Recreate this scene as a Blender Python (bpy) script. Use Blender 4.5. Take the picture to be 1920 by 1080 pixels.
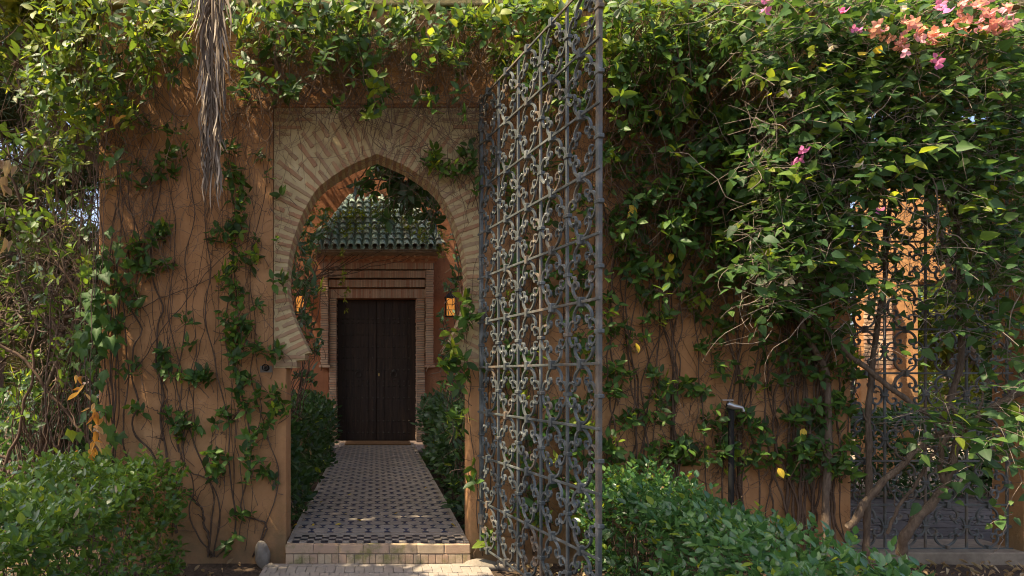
import bpy, bmesh, math
import numpy as np
from mathutils import Vector, Matrix

for _o in list(bpy.data.objects):
    bpy.data.objects.remove(_o)
sc = bpy.context.scene
COL = sc.collection
RS = np.random.RandomState(7)

# ------------------------------------------------------------------ camera
F, CX, CY, ZC = 1230.0, 704.0, 704.0, 1.468       # focal length and vanishing point in photo pixels, eye height
cam = bpy.data.cameras.new('camera')
cam.sensor_width = 36.0
cam.lens = F / 1920 * 36.0
cam.shift_x = (960 - CX) / 1920
cam.shift_y = (CY - 540) / 1920
cam.clip_start, cam.clip_end = 0.05, 600
camo = bpy.data.objects.new('camera', cam)
COL.objects.link(camo)
camo.location = (0, 0, ZC)
camo.rotation_euler = (math.pi / 2, 0, 0)
sc.camera = camo

# ------------------------------------------------------------------ light
SUN = Vector((-0.50, -0.11, 0.86)).normalized()     # towards the sun
world = bpy.data.worlds.new('World')
sc.world = world
world.use_nodes = True
wn = world.node_tree.nodes
sky = wn.new('ShaderNodeTexSky')
sky.sky_type = 'NISHITA'
sky.sun_disc = False
sky.sun_elevation = math.asin(SUN.z)
sky.sun_rotation = math.atan2(SUN.x, SUN.y)
sky.air_density, sky.dust_density, sky.ozone_density = 0.8, 5.0, 0.3
bg = wn['Background']
bg.inputs['Strength'].default_value = 0.135
world.node_tree.links.new(sky.outputs[0], bg.inputs['Color'])
sun = bpy.data.lights.new('sun', 'SUN')
sun.energy = 4.0
sun.angle = math.radians(0.5)
sun.color = (1.0, 0.84, 0.58)
suno = bpy.data.objects.new('sun', sun)
COL.objects.link(suno)
suno.rotation_euler = (-SUN).to_track_quat('-Z', 'Y').to_euler()
suno.location = (-4, -3, 9)
sc.view_settings.view_transform = 'Standard'
sc.view_settings.look = 'None'
sc.view_settings.gamma = 1.0
sc.view_settings.use_curve_mapping = False
sc.view_settings.exposure = 1.6
sc.cycles.filter_width = 1.05
sc.cycles.max_bounces = 8
sc.cycles.transparent_max_bounces = 4

# ------------------------------------------------------------------ helpers
YW = 5.2                                             # front face of the garden wall


def at(px, py, Y):
    return np.array([(px - CX) * Y / F, Y, ZC + (CY - py) * Y / F])


def xw(px, Y=YW):
    return (px - CX) * Y / F


def zw(py, Y=YW):
    return ZC + (CY - py) * Y / F


WL = {}                                              # world location of each parent (parents only translate)


def wloc(p):
    return WL.get(p.name, np.zeros(3)) if p is not None else np.zeros(3)


def tag(o, label=None, cat=None, group=None, kind=None):
    if label:
        o['label'] = label
    if cat:
        o['category'] = cat
    if group:
        o['group'] = group
    if kind:
        o['kind'] = kind
    return o


def thing(name, label, cat, loc=(0, 0, 0), group=None, parent=None):
    o = bpy.data.objects.new(name, None)
    o.empty_display_size = 0.2
    COL.objects.link(o)
    o.location = loc
    WL[o.name] = np.array(loc, float)
    return tag(o, label, cat, group)


def put(name, me, parent=None, loc=(0, 0, 0), rot=None, scale=None, world=True):
    """an object showing mesh `me` at world location loc (minus its parent's)"""
    o = bpy.data.objects.new(name, me)
    p = np.array(loc, float)
    if parent is not None:
        o.parent = parent
        if world:
            p = p - wloc(parent)
    o.location = p
    if rot is not None:
        o.rotation_euler = rot
    if scale is not None:
        o.scale = scale
    COL.objects.link(o)
    WL[o.name] = np.array(loc, float)
    return o


class Acc:
    """collects geometry; build() links it as ONE mesh object"""

    def __init__(s):
        s.v, s.f3, s.f4, s.c, s.n = [], [], [], [], 0

    def add(s, v, f3=None, f4=None, col=None):
        v = np.asarray(v, float).reshape(-1, 3)
        if f3 is not None and len(f3):
            s.f3.append(np.asarray(f3, np.int64).reshape(-1, 3) + s.n)
        if f4 is not None and len(f4):
            s.f4.append(np.asarray(f4, np.int64).reshape(-1, 4) + s.n)
        s.v.append(v)
        if col is None:
            col = np.zeros((len(v), 3))
        s.c.append(np.broadcast_to(np.asarray(col, float), (len(v), 3)))
        s.n += len(v)

    def box(s, a, b, col=None):
        (x0, y0, z0), (x1, y1, z1) = a, b
        v = [(x0, y0, z0), (x1, y0, z0), (x1, y1, z0), (x0, y1, z0), (x0, y0, z1), (x1, y0, z1), (x1, y1, z1), (x0, y1, z1)]
        s.add(v, f4=[(0, 3, 2, 1), (4, 5, 6, 7), (0, 1, 5, 4), (1, 2, 6, 5), (2, 3, 7, 6), (3, 0, 4, 7)], col=col)

    def tube(s, pts, r, n=5, col=None):
        P = np.asarray(pts, float)
        m = len(P)
        if m < 2:
            return
        r = np.broadcast_to(np.asarray(r, float), (m,))
        T = np.gradient(P, axis=0)
        T /= np.linalg.norm(T, axis=1, keepdims=True) + 1e-9
        ref = np.array([0.31, 0.87, 0.38])
        A = np.cross(T, ref)
        A /= np.linalg.norm(A, axis=1, keepdims=True) + 1e-9
        B = np.cross(T, A)
        a = np.arange(n) * 2 * math.pi / n
        V = P[:, None, :] + r[:, None, None] * (np.cos(a)[None, :, None] * A[:, None, :] + np.sin(a)[None, :, None] * B[:, None, :])
        i = np.arange(m - 1)[:, None] * n
        j = np.arange(n)[None, :]
        k = (np.arange(n)[None, :] + 1) % n
        f = np.stack([i + j, i + k, i + n + k, i + n + j], -1).reshape(-1, 4)
        s.add(V.reshape(-1, 3), f4=f, col=col)

    def mesh(s, name, mat, smooth=False, off=(0, 0, 0)):
        me = bpy.data.meshes.new(name)
        if s.n == 0:
            return me
        V = np.concatenate(s.v) - np.asarray(off, float)
        C = np.concatenate(s.c)
        f3 = np.concatenate(s.f3) if s.f3 else np.zeros((0, 3), np.int64)
        f4 = np.concatenate(s.f4) if s.f4 else np.zeros((0, 4), np.int64)
        loops = np.concatenate([f3.ravel(), f4.ravel()]).astype(np.int32)
        tot = np.concatenate([np.full(len(f3), 3), np.full(len(f4), 4)]).astype(np.int32)
        start = np.concatenate([[0], np.cumsum(tot)[:-1]]).astype(np.int32)
        me.vertices.add(len(V))
        me.vertices.foreach_set('co', V.astype(np.float32).ravel())
        me.loops.add(len(loops))
        me.loops.foreach_set('vertex_index', loops)
        me.polygons.add(len(tot))
        me.polygons.foreach_set('loop_start', start)
        me.polygons.foreach_set('use_smooth', np.full(len(tot), smooth))
        me.update(calc_edges=True)
        at_ = me.color_attributes.new('tint', 'FLOAT_COLOR', 'POINT')
        at_.data.foreach_set('color', np.concatenate([C, np.ones((len(C), 1))], 1).astype(np.float32).ravel())
        me.materials.append(mat)
        return me

    def build(s, name, mat, parent=None, smooth=False, kind=None, label=None):
        off = wloc(parent)
        o = put(name, s.mesh(name, mat, smooth, off), parent, off)
        WL[o.name] = off
        return tag(o, label, None, None, kind)


def catmull(pts, per=8):
    P = np.asarray(pts, float)
    Q = np.vstack([2 * P[0] - P[1], P, 2 * P[-1] - P[-2]])
    t = np.linspace(0, 1, per, endpoint=False)[:, None]
    out = []
    for i in range(1, len(Q) - 2):
        a, b, c, d = Q[i - 1], Q[i], Q[i + 1], Q[i + 2]
        out.append(0.5 * (2 * b + (c - a) * t + (2 * a - 5 * b + 4 * c - d) * t ** 2 + (3 * b - a - 3 * c + d) * t ** 3))
    out.append(P[-1:])
    return np.vstack(out)


def resample(P, n):
    d = np.concatenate([[0], np.cumsum(np.linalg.norm(np.diff(P, axis=0), axis=1))])
    t = np.linspace(0, d[-1], n)
    return np.stack([np.interp(t, d, P[:, k]) for k in range(P.shape[1])], 1)


def prism(poly, y0, y1):
    """polygon [(x,z)...] extruded from y0 to y1 -> bmesh-made arrays"""
    bm = bmesh.new()
    a = [bm.verts.new((x, y0, z)) for x, z in poly]
    b = [bm.verts.new((x, y1, z)) for x, z in poly]
    n = len(poly)
    bm.faces.new(a)
    bm.faces.new(b[::-1])
    for i in range(n):
        j = (i + 1) % n
        bm.faces.new((a[j], a[i], b[i], b[j]))
    bmesh.ops.recalc_face_normals(bm, faces=bm.faces)
    return bm


def bm_obj(name, bm, mat, parent=None, smooth=False):
    off = wloc(parent)
    me = bpy.data.meshes.new(name)
    bmesh.ops.translate(bm, vec=Vector(-off), verts=bm.verts)
    bm.to_mesh(me)
    bm.free()
    me.materials.append(mat)
    if smooth:
        me.polygons.foreach_set('use_smooth', np.full(len(me.polygons), True))
    o = put(name, me, parent, off)
    WL[o.name] = off
    return o


def bevel(o, w, seg=2):
    m = o.modifiers.new('bevel', 'BEVEL')
    m.width, m.segments, m.limit_method, m.angle_limit = w, seg, 'ANGLE', math.radians(40)
    return o


# ------------------------------------------------------------------ materials
def newmat(name):
    m = bpy.data.materials.new(name)
    m.use_nodes = True
    nt = m.node_tree
    return m, nt, nt.nodes['Principled BSDF']


def N(nt, typ, **kw):
    n = nt.nodes.new(typ)
    for k, v in kw.items():
        if k in n.inputs:
            n.inputs[k].default_value = v
        else:
            setattr(n, k, v)
    return n


def ramp(nt, fac, stops):
    r = nt.nodes.new('ShaderNodeValToRGB')
    el = r.color_ramp.elements
    while len(el) < len(stops):
        el.new(0.5)
    for e, (p, c) in zip(el, stops):
        e.position = p
        e.color = (*c, 1) if len(c) == 3 else c
    nt.links.new(fac, r.inputs[0])
    return r.outputs[0]


def mix(nt, fac, a, b, mode='MIX'):
    m = nt.nodes.new('ShaderNodeMix')
    m.data_type = 'RGBA'
    m.blend_type = mode
    for sock, val in ((m.inputs[0], fac), (m.inputs[6], a), (m.inputs[7], b)):
        if hasattr(val, 'links'):
            nt.links.new(val, sock)
        elif isinstance(val, (int, float)):
            sock.default_value = val
        else:
            sock.default_value = (*val, 1)
    return m.outputs[2]


def math_(nt, op, a, b=None, clamp=False):
    m = nt.nodes.new('ShaderNodeMath')
    m.operation = op
    m.use_clamp = clamp
    for i, v in enumerate((a, b)):
        if v is None:
            continue
        if hasattr(v, 'links'):
            nt.links.new(v, m.inputs[i])
        else:
            m.inputs[i].default_value = v
    return m.outputs[0]


def pos(nt, scale=(1, 1, 1)):
    g = nt.nodes.new('ShaderNodeNewGeometry')
    mp = nt.nodes.new('ShaderNodeMapping')
    mp.inputs['Scale'].default_value = scale
    nt.links.new(g.outputs['Position'], mp.inputs['Vector'])
    return mp.outputs[0]


def noise(nt, vec, scale, detail=5, rough=0.6, dist=0.0):
    n = nt.nodes.new('ShaderNodeTexNoise')
    n.inputs['Scale'].default_value = scale
    n.inputs['Detail'].default_value = detail
    n.inputs['Roughness'].default_value = rough
    n.inputs['Distortion'].default_value = dist
    nt.links.new(vec, n.inputs['Vector'])
    return n.outputs['Fac']


def bump(nt, bsdf, h, strength=0.4, dist=0.01):
    b = nt.nodes.new('ShaderNodeBump')
    b.inputs['Strength'].default_value = strength
    b.inputs['Distance'].default_value = dist
    nt.links.new(h, b.inputs['Height'])
    nt.links.new(b.outputs[0], bsdf.inputs['Normal'])


def objrand(nt):
    return nt.nodes.new('ShaderNodeObjectInfo').outputs['Random']


def mat_plaster(name, base, dark, pale, moss=True):
    m, nt, b = newmat(name)
    p = pos(nt)
    big = noise(nt, p, 1.1, 6, 0.65, 0.4)
    c = ramp(nt, big, [(0.30, dark), (0.52, base), (0.75, pale)])
    streak = noise(nt, pos(nt, (7, 7, 0.5)), 1.0, 5, 0.6)
    c = mix(nt, math_(nt, 'MULTIPLY', ramp(nt, streak, [(0.5, (0, 0, 0)), (0.70, (1, 1, 1))]), 0.6), c, tuple(x * 0.62 for x in base))
    blot = noise(nt, p, 5.5, 8, 0.7)
    c = mix(nt, math_(nt, 'MULTIPLY', ramp(nt, blot, [(0.50, (0, 0, 0)), (0.66, (1, 1, 1))]), 0.5), c, tuple(x * 0.7 for x in base))
    speck = noise(nt, p, 30, 4, 0.6)
    c = mix(nt, math_(nt, 'MULTIPLY', ramp(nt, speck, [(0.66, (0, 0, 0)), (0.74, (1, 1, 1))]), 0.4), c, (0.5, 0.36, 0.24))
    if moss:
        g = nt.nodes.new('ShaderNodeSeparateXYZ')
        nt.links.new(p, g.inputs[0])
        h = math_(nt, 'SUBTRACT', 1.0, math_(nt, 'MULTIPLY', g.outputs[2], 1.5), True)
        mk = math_(nt, 'MULTIPLY', h, ramp(nt, noise(nt, p, 3.0, 6, 0.7), [(0.45, (0, 0, 0)), (0.62, (1, 1, 1))]))
        c = mix(nt, math_(nt, 'MULTIPLY', mk, 0.75), c, (0.15, 0.12, 0.045))
    vo = nt.nodes.new('ShaderNodeTexVoronoi')
    vo.feature = 'DISTANCE_TO_EDGE'
    vo.inputs['Scale'].default_value = 1.3
    wv = nt.nodes.new('ShaderNodeVectorMath')
    wv.operation = 'ADD'
    nz = nt.nodes.new('ShaderNodeTexNoise')
    nz.inputs['Scale'].default_value = 4.0
    nz.inputs['Detail'].default_value = 6
    nt.links.new(p, nz.inputs['Vector'])
    nt.links.new(p, wv.inputs[0])
    nt.links.new(nz.outputs['Color'], wv.inputs[1])
    nt.links.new(wv.outputs[0], vo.inputs['Vector'])
    ck = math_(nt, 'MULTIPLY', ramp(nt, vo.outputs['Distance'], [(0.0, (1, 1, 1)), (0.012, (0, 0, 0))]), ramp(nt, noise(nt, p, 0.9, 3), [(0.45, (0, 0, 0)), (0.6, (1, 1, 1))]))
    c = mix(nt, math_(nt, 'MULTIPLY', ck, 0.7), c, (0.12, 0.06, 0.03))
    gz = nt.nodes.new('ShaderNodeSeparateXYZ')
    nt.links.new(p, gz.inputs[0])
    sb = math_(nt, 'ADD', math_(nt, 'SUBTRACT', 0.42, gz.outputs[2]), math_(nt, 'MULTIPLY', math_(nt, 'SUBTRACT', noise(nt, p, 4.0, 6, 0.7), 0.5), 0.9))
    sb = ramp(nt, sb, [(0.10, (0, 0, 0)), (0.38, (1, 1, 1))])
    c = mix(nt, math_(nt, 'MULTIPLY', sb, 0.55), c, (0.20, 0.135, 0.08))
    nt.links.new(c, b.inputs['Base Color'])
    b.inputs['Roughness'].default_value = 0.9
    b.inputs['Specular IOR Level'].default_value = 0.2
    h = math_(nt, 'ADD', math_(nt, 'MULTIPLY', noise(nt, p, 2.3, 4, 0.5), 3.0), noise(nt, p, 26, 6, 0.7))
    bump(nt, b, h, 0.55, 0.012)
    return m


def mat_brick(name, stops, dirt=(0.2, 0.15, 0.09), dirt_amt=0.6, rough=0.85, moss=0.0):
    m, nt, b = newmat(name)
    p = pos(nt)
    r = math_(nt, 'ADD', math_(nt, 'MULTIPLY', objrand(nt), 0.75), math_(nt, 'MULTIPLY', noise(nt, p, 14, 4), 0.25))
    at_ = N(nt, 'ShaderNodeAttribute', attribute_name='tint')
    sp = nt.nodes.new('ShaderNodeSeparateColor')
    nt.links.new(at_.outputs['Color'], sp.inputs[0])
    r = math_(nt, 'FRACT', math_(nt, 'ADD', math_(nt, 'MULTIPLY', r, 0.98), sp.outputs[0]))
    c = ramp(nt, r, stops)
    k = ramp(nt, noise(nt, p, 9, 8, 0.72), [(0.45, (0, 0, 0)), (0.7, (1, 1, 1))])
    c = mix(nt, math_(nt, 'MULTIPLY', k, dirt_amt), c, dirt)
    if moss:
        k2 = ramp(nt, noise(nt, p, 4.5, 6, 0.7), [(0.50, (0, 0, 0)), (0.62, (1, 1, 1))])
        c = mix(nt, math_(nt, 'MULTIPLY', k2, moss), c, (0.17, 0.17, 0.05))
    nt.links.new(c, b.inputs['Base Color'])
    b.inputs['Roughness'].default_value = rough
    b.inputs['Specular IOR Level'].default_value = 0.25
    bump(nt, b, noise(nt, p, 60, 6, 0.7), 0.5, 0.004)
    return m


def mat_simple(name, stops, scale=8, rough=0.8, metal=0.0, b_scale=50, b_str=0.3, b_dist=0.003, spec=0.3, stretch=(1, 1, 1), use_rand=0.0):
    m, nt, b = newmat(name)
    p = pos(nt, stretch)
    f = noise(nt, p, scale, 6, 0.65)
    if use_rand:
        f = math_(nt, 'ADD', math_(nt, 'MULTIPLY', f, 1 - use_rand), math_(nt, 'MULTIPLY', objrand(nt), use_rand))
    nt.links.new(ramp(nt, f, stops), b.inputs['Base Color'])
    b.inputs['Roughness'].default_value = rough
    b.inputs['Metallic'].default_value = metal
    b.inputs['Specular IOR Level'].default_value = spec
    if b_str:
        bump(nt, b, noise(nt, p, b_scale, 5, 0.65), b_str, b_dist)
    return m


def mat_leaf(name, stops, trans=(0.25, 0.35, 0.03), tr=0.35, rough=0.45, spec=0.5, mid=1.5):
    m, nt, b = newmat(name)
    at_ = N(nt, 'ShaderNodeAttribute', attribute_name='tint')
    sp = nt.nodes.new('ShaderNodeSeparateColor')
    nt.links.new(at_.outputs['Color'], sp.inputs[0])
    r = math_(nt, 'FRACT', math_(nt, 'ADD', sp.outputs[0], objrand(nt)))
    c = ramp(nt, r, stops)
    vein = ramp(nt, sp.outputs[1], [(0.72, (0, 0, 0)), (1.0, (1, 1, 1))])
    c = mix(nt, math_(nt, 'MULTIPLY', vein, 0.55), c, mix(nt, 1.0, c, (mid, mid, mid * 0.9), 'MULTIPLY'))
    c = mix(nt, math_(nt, 'MULTIPLY', noise(nt, pos(nt), 40, 4), 0.35), c, mix(nt, 1.0, c, (0.6, 0.62, 0.5), 'MULTIPLY'))
    nt.links.new(c, b.inputs['Base Color'])
    b.inputs['Roughness'].default_value = rough
    b.inputs['Specular IOR Level'].default_value = spec
    t = nt.nodes.new('ShaderNodeBsdfTranslucent')
    tc = mix(nt, 0.55, mix(nt, 1.0, c, (2.6, 2.6, 1.6), 'MULTIPLY'), trans)
    nt.links.new(tc, t.inputs['Color'])
    mx = nt.nodes.new('ShaderNodeMixShader')
    mx.inputs[0].default_value = tr
    nt.links.new(b.outputs[0], mx.inputs[1])
    nt.links.new(t.outputs[0], mx.inputs[2])
    nt.links.new(mx.outputs[0], nt.nodes['Material Output'].inputs['Surface'])
    return m


MAT = {}
MAT['plaster'] = mat_plaster('ochre_plaster', (0.44, 0.226, 0.098), (0.32, 0.156, 0.067), (0.51, 0.288, 0.138))
MAT['plaster_red'] = mat_plaster('red_plaster', (0.34, 0.145, 0.07), (0.23, 0.09, 0.043), (0.40, 0.19, 0.095), False)
MAT['mortar'] = mat_simple('lime_mortar', [(0.28, (0.27, 0.20, 0.10)), (0.45, (0.45, 0.345, 0.18)), (0.6, (0.52, 0.41, 0.22)), (0.78, (0.60, 0.50, 0.30))], 4.5, 0.92, b_scale=40, b_str=0.8, b_dist=0.006)
MAT['arch_brick'] = mat_brick('arch_brick', [(0.0, (0.30, 0.15, 0.08)), (0.35, (0.38, 0.21, 0.115)), (0.65, (0.30, 0.20, 0.12)), (1.0, (0.43, 0.29, 0.165))], (0.42, 0.32, 0.17), 0.65)
MAT['frieze_brick'] = mat_brick('frieze_brick', [(0.0, (0.34, 0.15, 0.085)), (0.3, (0.45, 0.25, 0.15)), (0.65, (0.50, 0.34, 0.22)), (1.0, (0.36, 0.22, 0.135))], (0.26, 0.17, 0.11), 0.45)
MAT['dark_mortar'] = mat_simple('grey_mortar', [(0.3, (0.16, 0.12, 0.085)), (0.7, (0.3, 0.24, 0.17))], 8, 0.95)
MAT['step_tile'] = mat_brick('step_tile', [(0.0, (0.40, 0.27, 0.17)), (0.3, (0.47, 0.36, 0.24)), (0.7, (0.42, 0.28, 0.19)), (1.0, (0.40, 0.33, 0.24))], (0.26, 0.2, 0.12), 0.5, 0.7, moss=0.8)
MAT['paver'] = mat_brick('paver', [(0.0, (0.26, 0.215, 0.18)), (0.4, (0.33, 0.285, 0.24)), (0.7, (0.29, 0.25, 0.22)), (1.0, (0.35, 0.275, 0.22))], (0.22, 0.19, 0.15), 0.5, 0.75)
MAT['hex_tile'] = mat_brick('cream_tile', [(0.0, (0.28, 0.235, 0.19)), (0.5, (0.35, 0.295, 0.24)), (1.0, (0.28, 0.25, 0.22))], (0.20, 0.17, 0.15), 0.6, 0.5)
MAT['navy_tile'] = mat_brick('navy_tile', [(0.0, (0.012, 0.018, 0.05)), (0.6, (0.02, 0.028, 0.075)), (1.0, (0.05, 0.06, 0.10))], (0.12, 0.11, 0.11), 0.3, 0.35)
MAT['black_tile'] = mat_brick('black_tile', [(0.0, (0.012, 0.012, 0.018)), (1.0, (0.03, 0.03, 0.04))], (0.12, 0.10, 0.09), 0.3, 0.35)
MAT['grout'] = mat_simple('grout', [(0.3, (0.20, 0.155, 0.115)), (0.7, (0.33, 0.26, 0.20))], 5, 0.9)
MAT['roof_tile'] = mat_brick('green_roof_tile', [(0.0, (0.20, 0.27, 0.215)), (0.35, (0.26, 0.36, 0.295)), (0.6, (0.33, 0.43, 0.36)), (0.85, (0.23, 0.235, 0.18)), (1.0, (0.34, 0.33, 0.26))], (0.25, 0.21, 0.15), 0.75, 0.45)
MAT['wood'] = mat_simple('dark_wood', [(0.3, (0.016, 0.009, 0.006)), (0.55, (0.036, 0.02, 0.012)), (0.8, (0.075, 0.042, 0.022))], 5, 0.55, b_scale=22, b_str=0.5, b_dist=0.004, stretch=(6, 6, 0.5))
MAT['stud'] = mat_simple('stud_iron', [(0.3, (0.03, 0.024, 0.02)), (0.7, (0.08, 0.065, 0.05))], 9, 0.35, 0.5)
MAT['brass'] = mat_simple('brass', [(0.3, (0.45, 0.30, 0.10)), (0.7, (0.6, 0.42, 0.16))], 9, 0.4, 0.9)
MAT['coir'] = mat_simple('coir', [(0.3, (0.12, 0.06, 0.025)), (0.7, (0.20, 0.11, 0.045))], 60, 1.0, b_scale=200, b_str=1, b_dist=0.01)
MAT['stone'] = mat_simple('grey_stone', [(0.3, (0.15, 0.125, 0.10)), (0.7, (0.28, 0.24, 0.195))], 9, 0.9, b_scale=30, b_str=0.8, b_dist=0.01)
MAT['coping'] = mat_simple('mossy_coping', [(0.3, (0.17, 0.15, 0.07)), (0.6, (0.27, 0.22, 0.10)), (0.8, (0.35, 0.28, 0.15))], 4, 0.9, b_scale=30, b_str=0.6, b_dist=0.01)
MAT['soil'] = mat_simple('soil', [(0.3, (0.045, 0.03, 0.02)), (0.6, (0.10, 0.065, 0.042)), (0.8, (0.16, 0.11, 0.075))], 7, 1.0, b_scale=18, b_str=1, b_dist=0.05)
MAT['black'] = mat_simple('black_plastic', [(0.3, (0.008, 0.008, 0.008)), (0.7, (0.018, 0.018, 0.018))], 9, 0.6, spec=0.15)
MAT['chrome'] = mat_simple('chrome', [(0.3, (0.3, 0.3, 0.31)), (0.7, (0.42, 0.42, 0.43))], 9, 0.3, 0.9)
MAT['stem'] = mat_simple('vine_stem', [(0.3, (0.055, 0.034, 0.022)), (0.6, (0.12, 0.075, 0.048)), (0.8, (0.20, 0.135, 0.085))], 12, 0.9, b_scale=60, b_str=0.6, b_dist=0.006)
MAT['twig'] = mat_simple('dry_twig', [(0.3, (0.09, 0.055, 0.036)), (0.6, (0.18, 0.12, 0.08)), (0.8, (0.32, 0.24, 0.17))], 6, 0.9, b_str=0)
MAT['grey_twig'] = mat_simple('grey_twig', [(0.3, (0.13, 0.095, 0.07)), (0.6, (0.25, 0.20, 0.155)), (0.8, (0.40, 0.35, 0.29))], 6, 0.85, b_str=0)
MAT['bark'] = mat_simple('bark', [(0.3, (0.08, 0.055, 0.038)), (0.6, (0.16, 0.115, 0.08)), (0.8, (0.26, 0.20, 0.14))], 14, 0.95, b_scale=40, b_str=1, b_dist=0.012, stretch=(3, 3, 0.8))
MAT['frond'] = mat_simple('dry_frond', [(0.25, (0.10, 0.07, 0.045)), (0.5, (0.24, 0.18, 0.125)), (0.8, (0.42, 0.35, 0.27))], 7, 0.7, b_str=0, use_rand=0.6)
MAT['bract'] = mat_leaf('coral_bract', [(0.0, (0.70, 0.31, 0.33)), (0.4, (0.74, 0.34, 0.27)), (0.7, (0.76, 0.38, 0.20)), (1.0, (0.68, 0.32, 0.42))], (0.85, 0.42, 0.34), 0.25, 0.6, 0.2, 1.1)
MAT['bract_pink'] = mat_leaf('pink_bract', [(0.0, (0.62, 0.16, 0.40)), (1.0, (0.75, 0.24, 0.50))], (0.8, 0.25, 0.5), 0.4, 0.6, 0.2, 1.1)
MAT['bract_dry'] = mat_leaf('dry_bract', [(0.0, (0.5, 0.42, 0.33)), (1.0, (0.62, 0.54, 0.45))], (0.6, 0.5, 0.4), 0.3, 0.8, 0.2, 1.1)

G = [(0.0, (0.013, 0.038, 0.009)), (0.3, (0.026, 0.07, 0.015)), (0.6, (0.045, 0.105, 0.019)), (0.85, (0.075, 0.15, 0.024)), (1.0, (0.11, 0.19, 0.03))]
MAT['leaf'] = mat_leaf('glossy_leaf', G, (0.32, 0.40, 0.03), 0.34, 0.48, 0.3)
MAT['leaf_young'] = mat_leaf('young_leaf', [(0, (0.10, 0.165, 0.018)), (0.5, (0.16, 0.22, 0.022)), (1, (0.23, 0.27, 0.03))], (0.5, 0.5, 0.03), 0.42, 0.5, 0.25)
MAT['leaf_ivy'] = mat_leaf('ivy_leaf', [(0, (0.025, 0.07, 0.016)), (0.5, (0.05, 0.115, 0.02)), (1, (0.10, 0.17, 0.03))], (0.25, 0.36, 0.03), 0.3, 0.6, 0.25)
MAT['leaf_boug'] = mat_leaf('bougainvillea_leaf', [(0, (0.018, 0.046, 0.015)), (0.4, (0.036, 0.085, 0.025)), (0.75, (0.06, 0.125, 0.032)), (1, (0.12, 0.19, 0.035))], (0.22, 0.36, 0.05), 0.3, 0.55, 0.28)
MAT['leaf_hedge'] = mat_leaf('hedge_leaf', [(0, (0.034, 0.078, 0.015)), (0.4, (0.062, 0.13, 0.020)), (0.75, (0.10, 0.18, 0.028)), (1, (0.15, 0.23, 0.04))], (0.28, 0.40, 0.04), 0.3, 0.36, 0.5)
MAT['leaf_hedge2'] = mat_leaf('pittosporum_leaf', [(0, (0.022, 0.068, 0.022)), (0.4, (0.042, 0.11, 0.032)), (0.75, (0.066, 0.145, 0.04)), (1, (0.115, 0.20, 0.05))], (0.2, 0.38, 0.08), 0.28, 0.33, 0.55)
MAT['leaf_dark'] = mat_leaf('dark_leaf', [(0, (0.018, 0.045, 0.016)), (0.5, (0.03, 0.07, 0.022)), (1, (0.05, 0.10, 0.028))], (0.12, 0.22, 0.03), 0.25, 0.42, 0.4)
MAT['leaf_dry'] = mat_leaf('dry_leaf', [(0, (0.30, 0.12, 0.03)), (0.4, (0.50, 0.20, 0.03)), (0.7, (0.55, 0.36, 0.16)), (1, (0.62, 0.30, 0.05))], (0.8, 0.4, 0.06), 0.4, 0.6, 0.3)
MAT['leaf_brown'] = mat_leaf('brown_leaf', [(0, (0.22, 0.13, 0.07)), (0.5, (0.34, 0.23, 0.13)), (1, (0.46, 0.36, 0.24))], (0.5, 0.33, 0.14), 0.3, 0.7, 0.2)
MAT['leaf_yellow'] = mat_leaf('yellow_leaf', [(0, (0.55, 0.36, 0.03)), (1, (0.65, 0.48, 0.06))], (0.7, 0.5, 0.05), 0.3, 0.5, 0.3)
MAT['leaf_tree'] = mat_leaf('tree_leaf', [(0, (0.03, 0.07, 0.016)), (0.5, (0.065, 0.115, 0.02)), (0.8, (0.12, 0.16, 0.025)), (1, (0.2, 0.19, 0.03))], (0.45, 0.42, 0.03), 0.4, 0.5, 0.3)
MAT['leaf_conifer'] = mat_leaf('conifer_needles', [(0, (0.02, 0.04, 0.018)), (0.5, (0.035, 0.06, 0.022)), (0.8, (0.07, 0.06, 0.022)), (1, (0.13, 0.075, 0.025))], (0.2, 0.2, 0.03), 0.2, 0.6, 0.2)


def mat_iron():
    m, nt, b = newmat('wrought_iron')
    p = pos(nt)
    c = ramp(nt, noise(nt, p, 7, 6), [(0.3, (0.045, 0.05, 0.047)), (0.55, (0.085, 0.092, 0.087)), (0.75, (0.22, 0.228, 0.215))])  # palest tone paints silvery lit highlights into the iron colour
    rust = ramp(nt, math_(nt, 'ADD', math_(nt, 'MULTIPLY', noise(nt, p, 3.2, 6, 0.7), 0.75), math_(nt, 'MULTIPLY', objrand(nt), 0.28)), [(0.60, (0, 0, 0)), (0.74, (1, 1, 1))])
    c = mix(nt, math_(nt, 'MULTIPLY', rust, 0.7), c, ramp(nt, noise(nt, p, 25, 5), [(0.3, (0.11, 0.06, 0.03)), (0.7, (0.30, 0.19, 0.10))]))
    nt.links.new(c, b.inputs['Base Color'])
    nt.links.new(ramp(nt, rust, [(0, (0.48, 0.48, 0.48)), (1, (0.9, 0.9, 0.9))]), b.inputs['Roughness'])
    b.inputs['Metallic'].default_value = 0.0
    bump(nt, b, noise(nt, p, 70, 5, 0.7), 0.5, 0.003)
    return m


MAT['iron'] = mat_iron()


def mat_emit(name, col, strength):
    m, nt, b = newmat(name)
    b.inputs['Base Color'].default_value = (*col, 1)
    b.inputs['Emission Color'].default_value = (*col, 1)
    b.inputs['Emission Strength'].default_value = strength
    return m


MAT['lamp'] = mat_emit('amber_glass', (0.8, 0.30, 0.05), 0.2)

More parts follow.
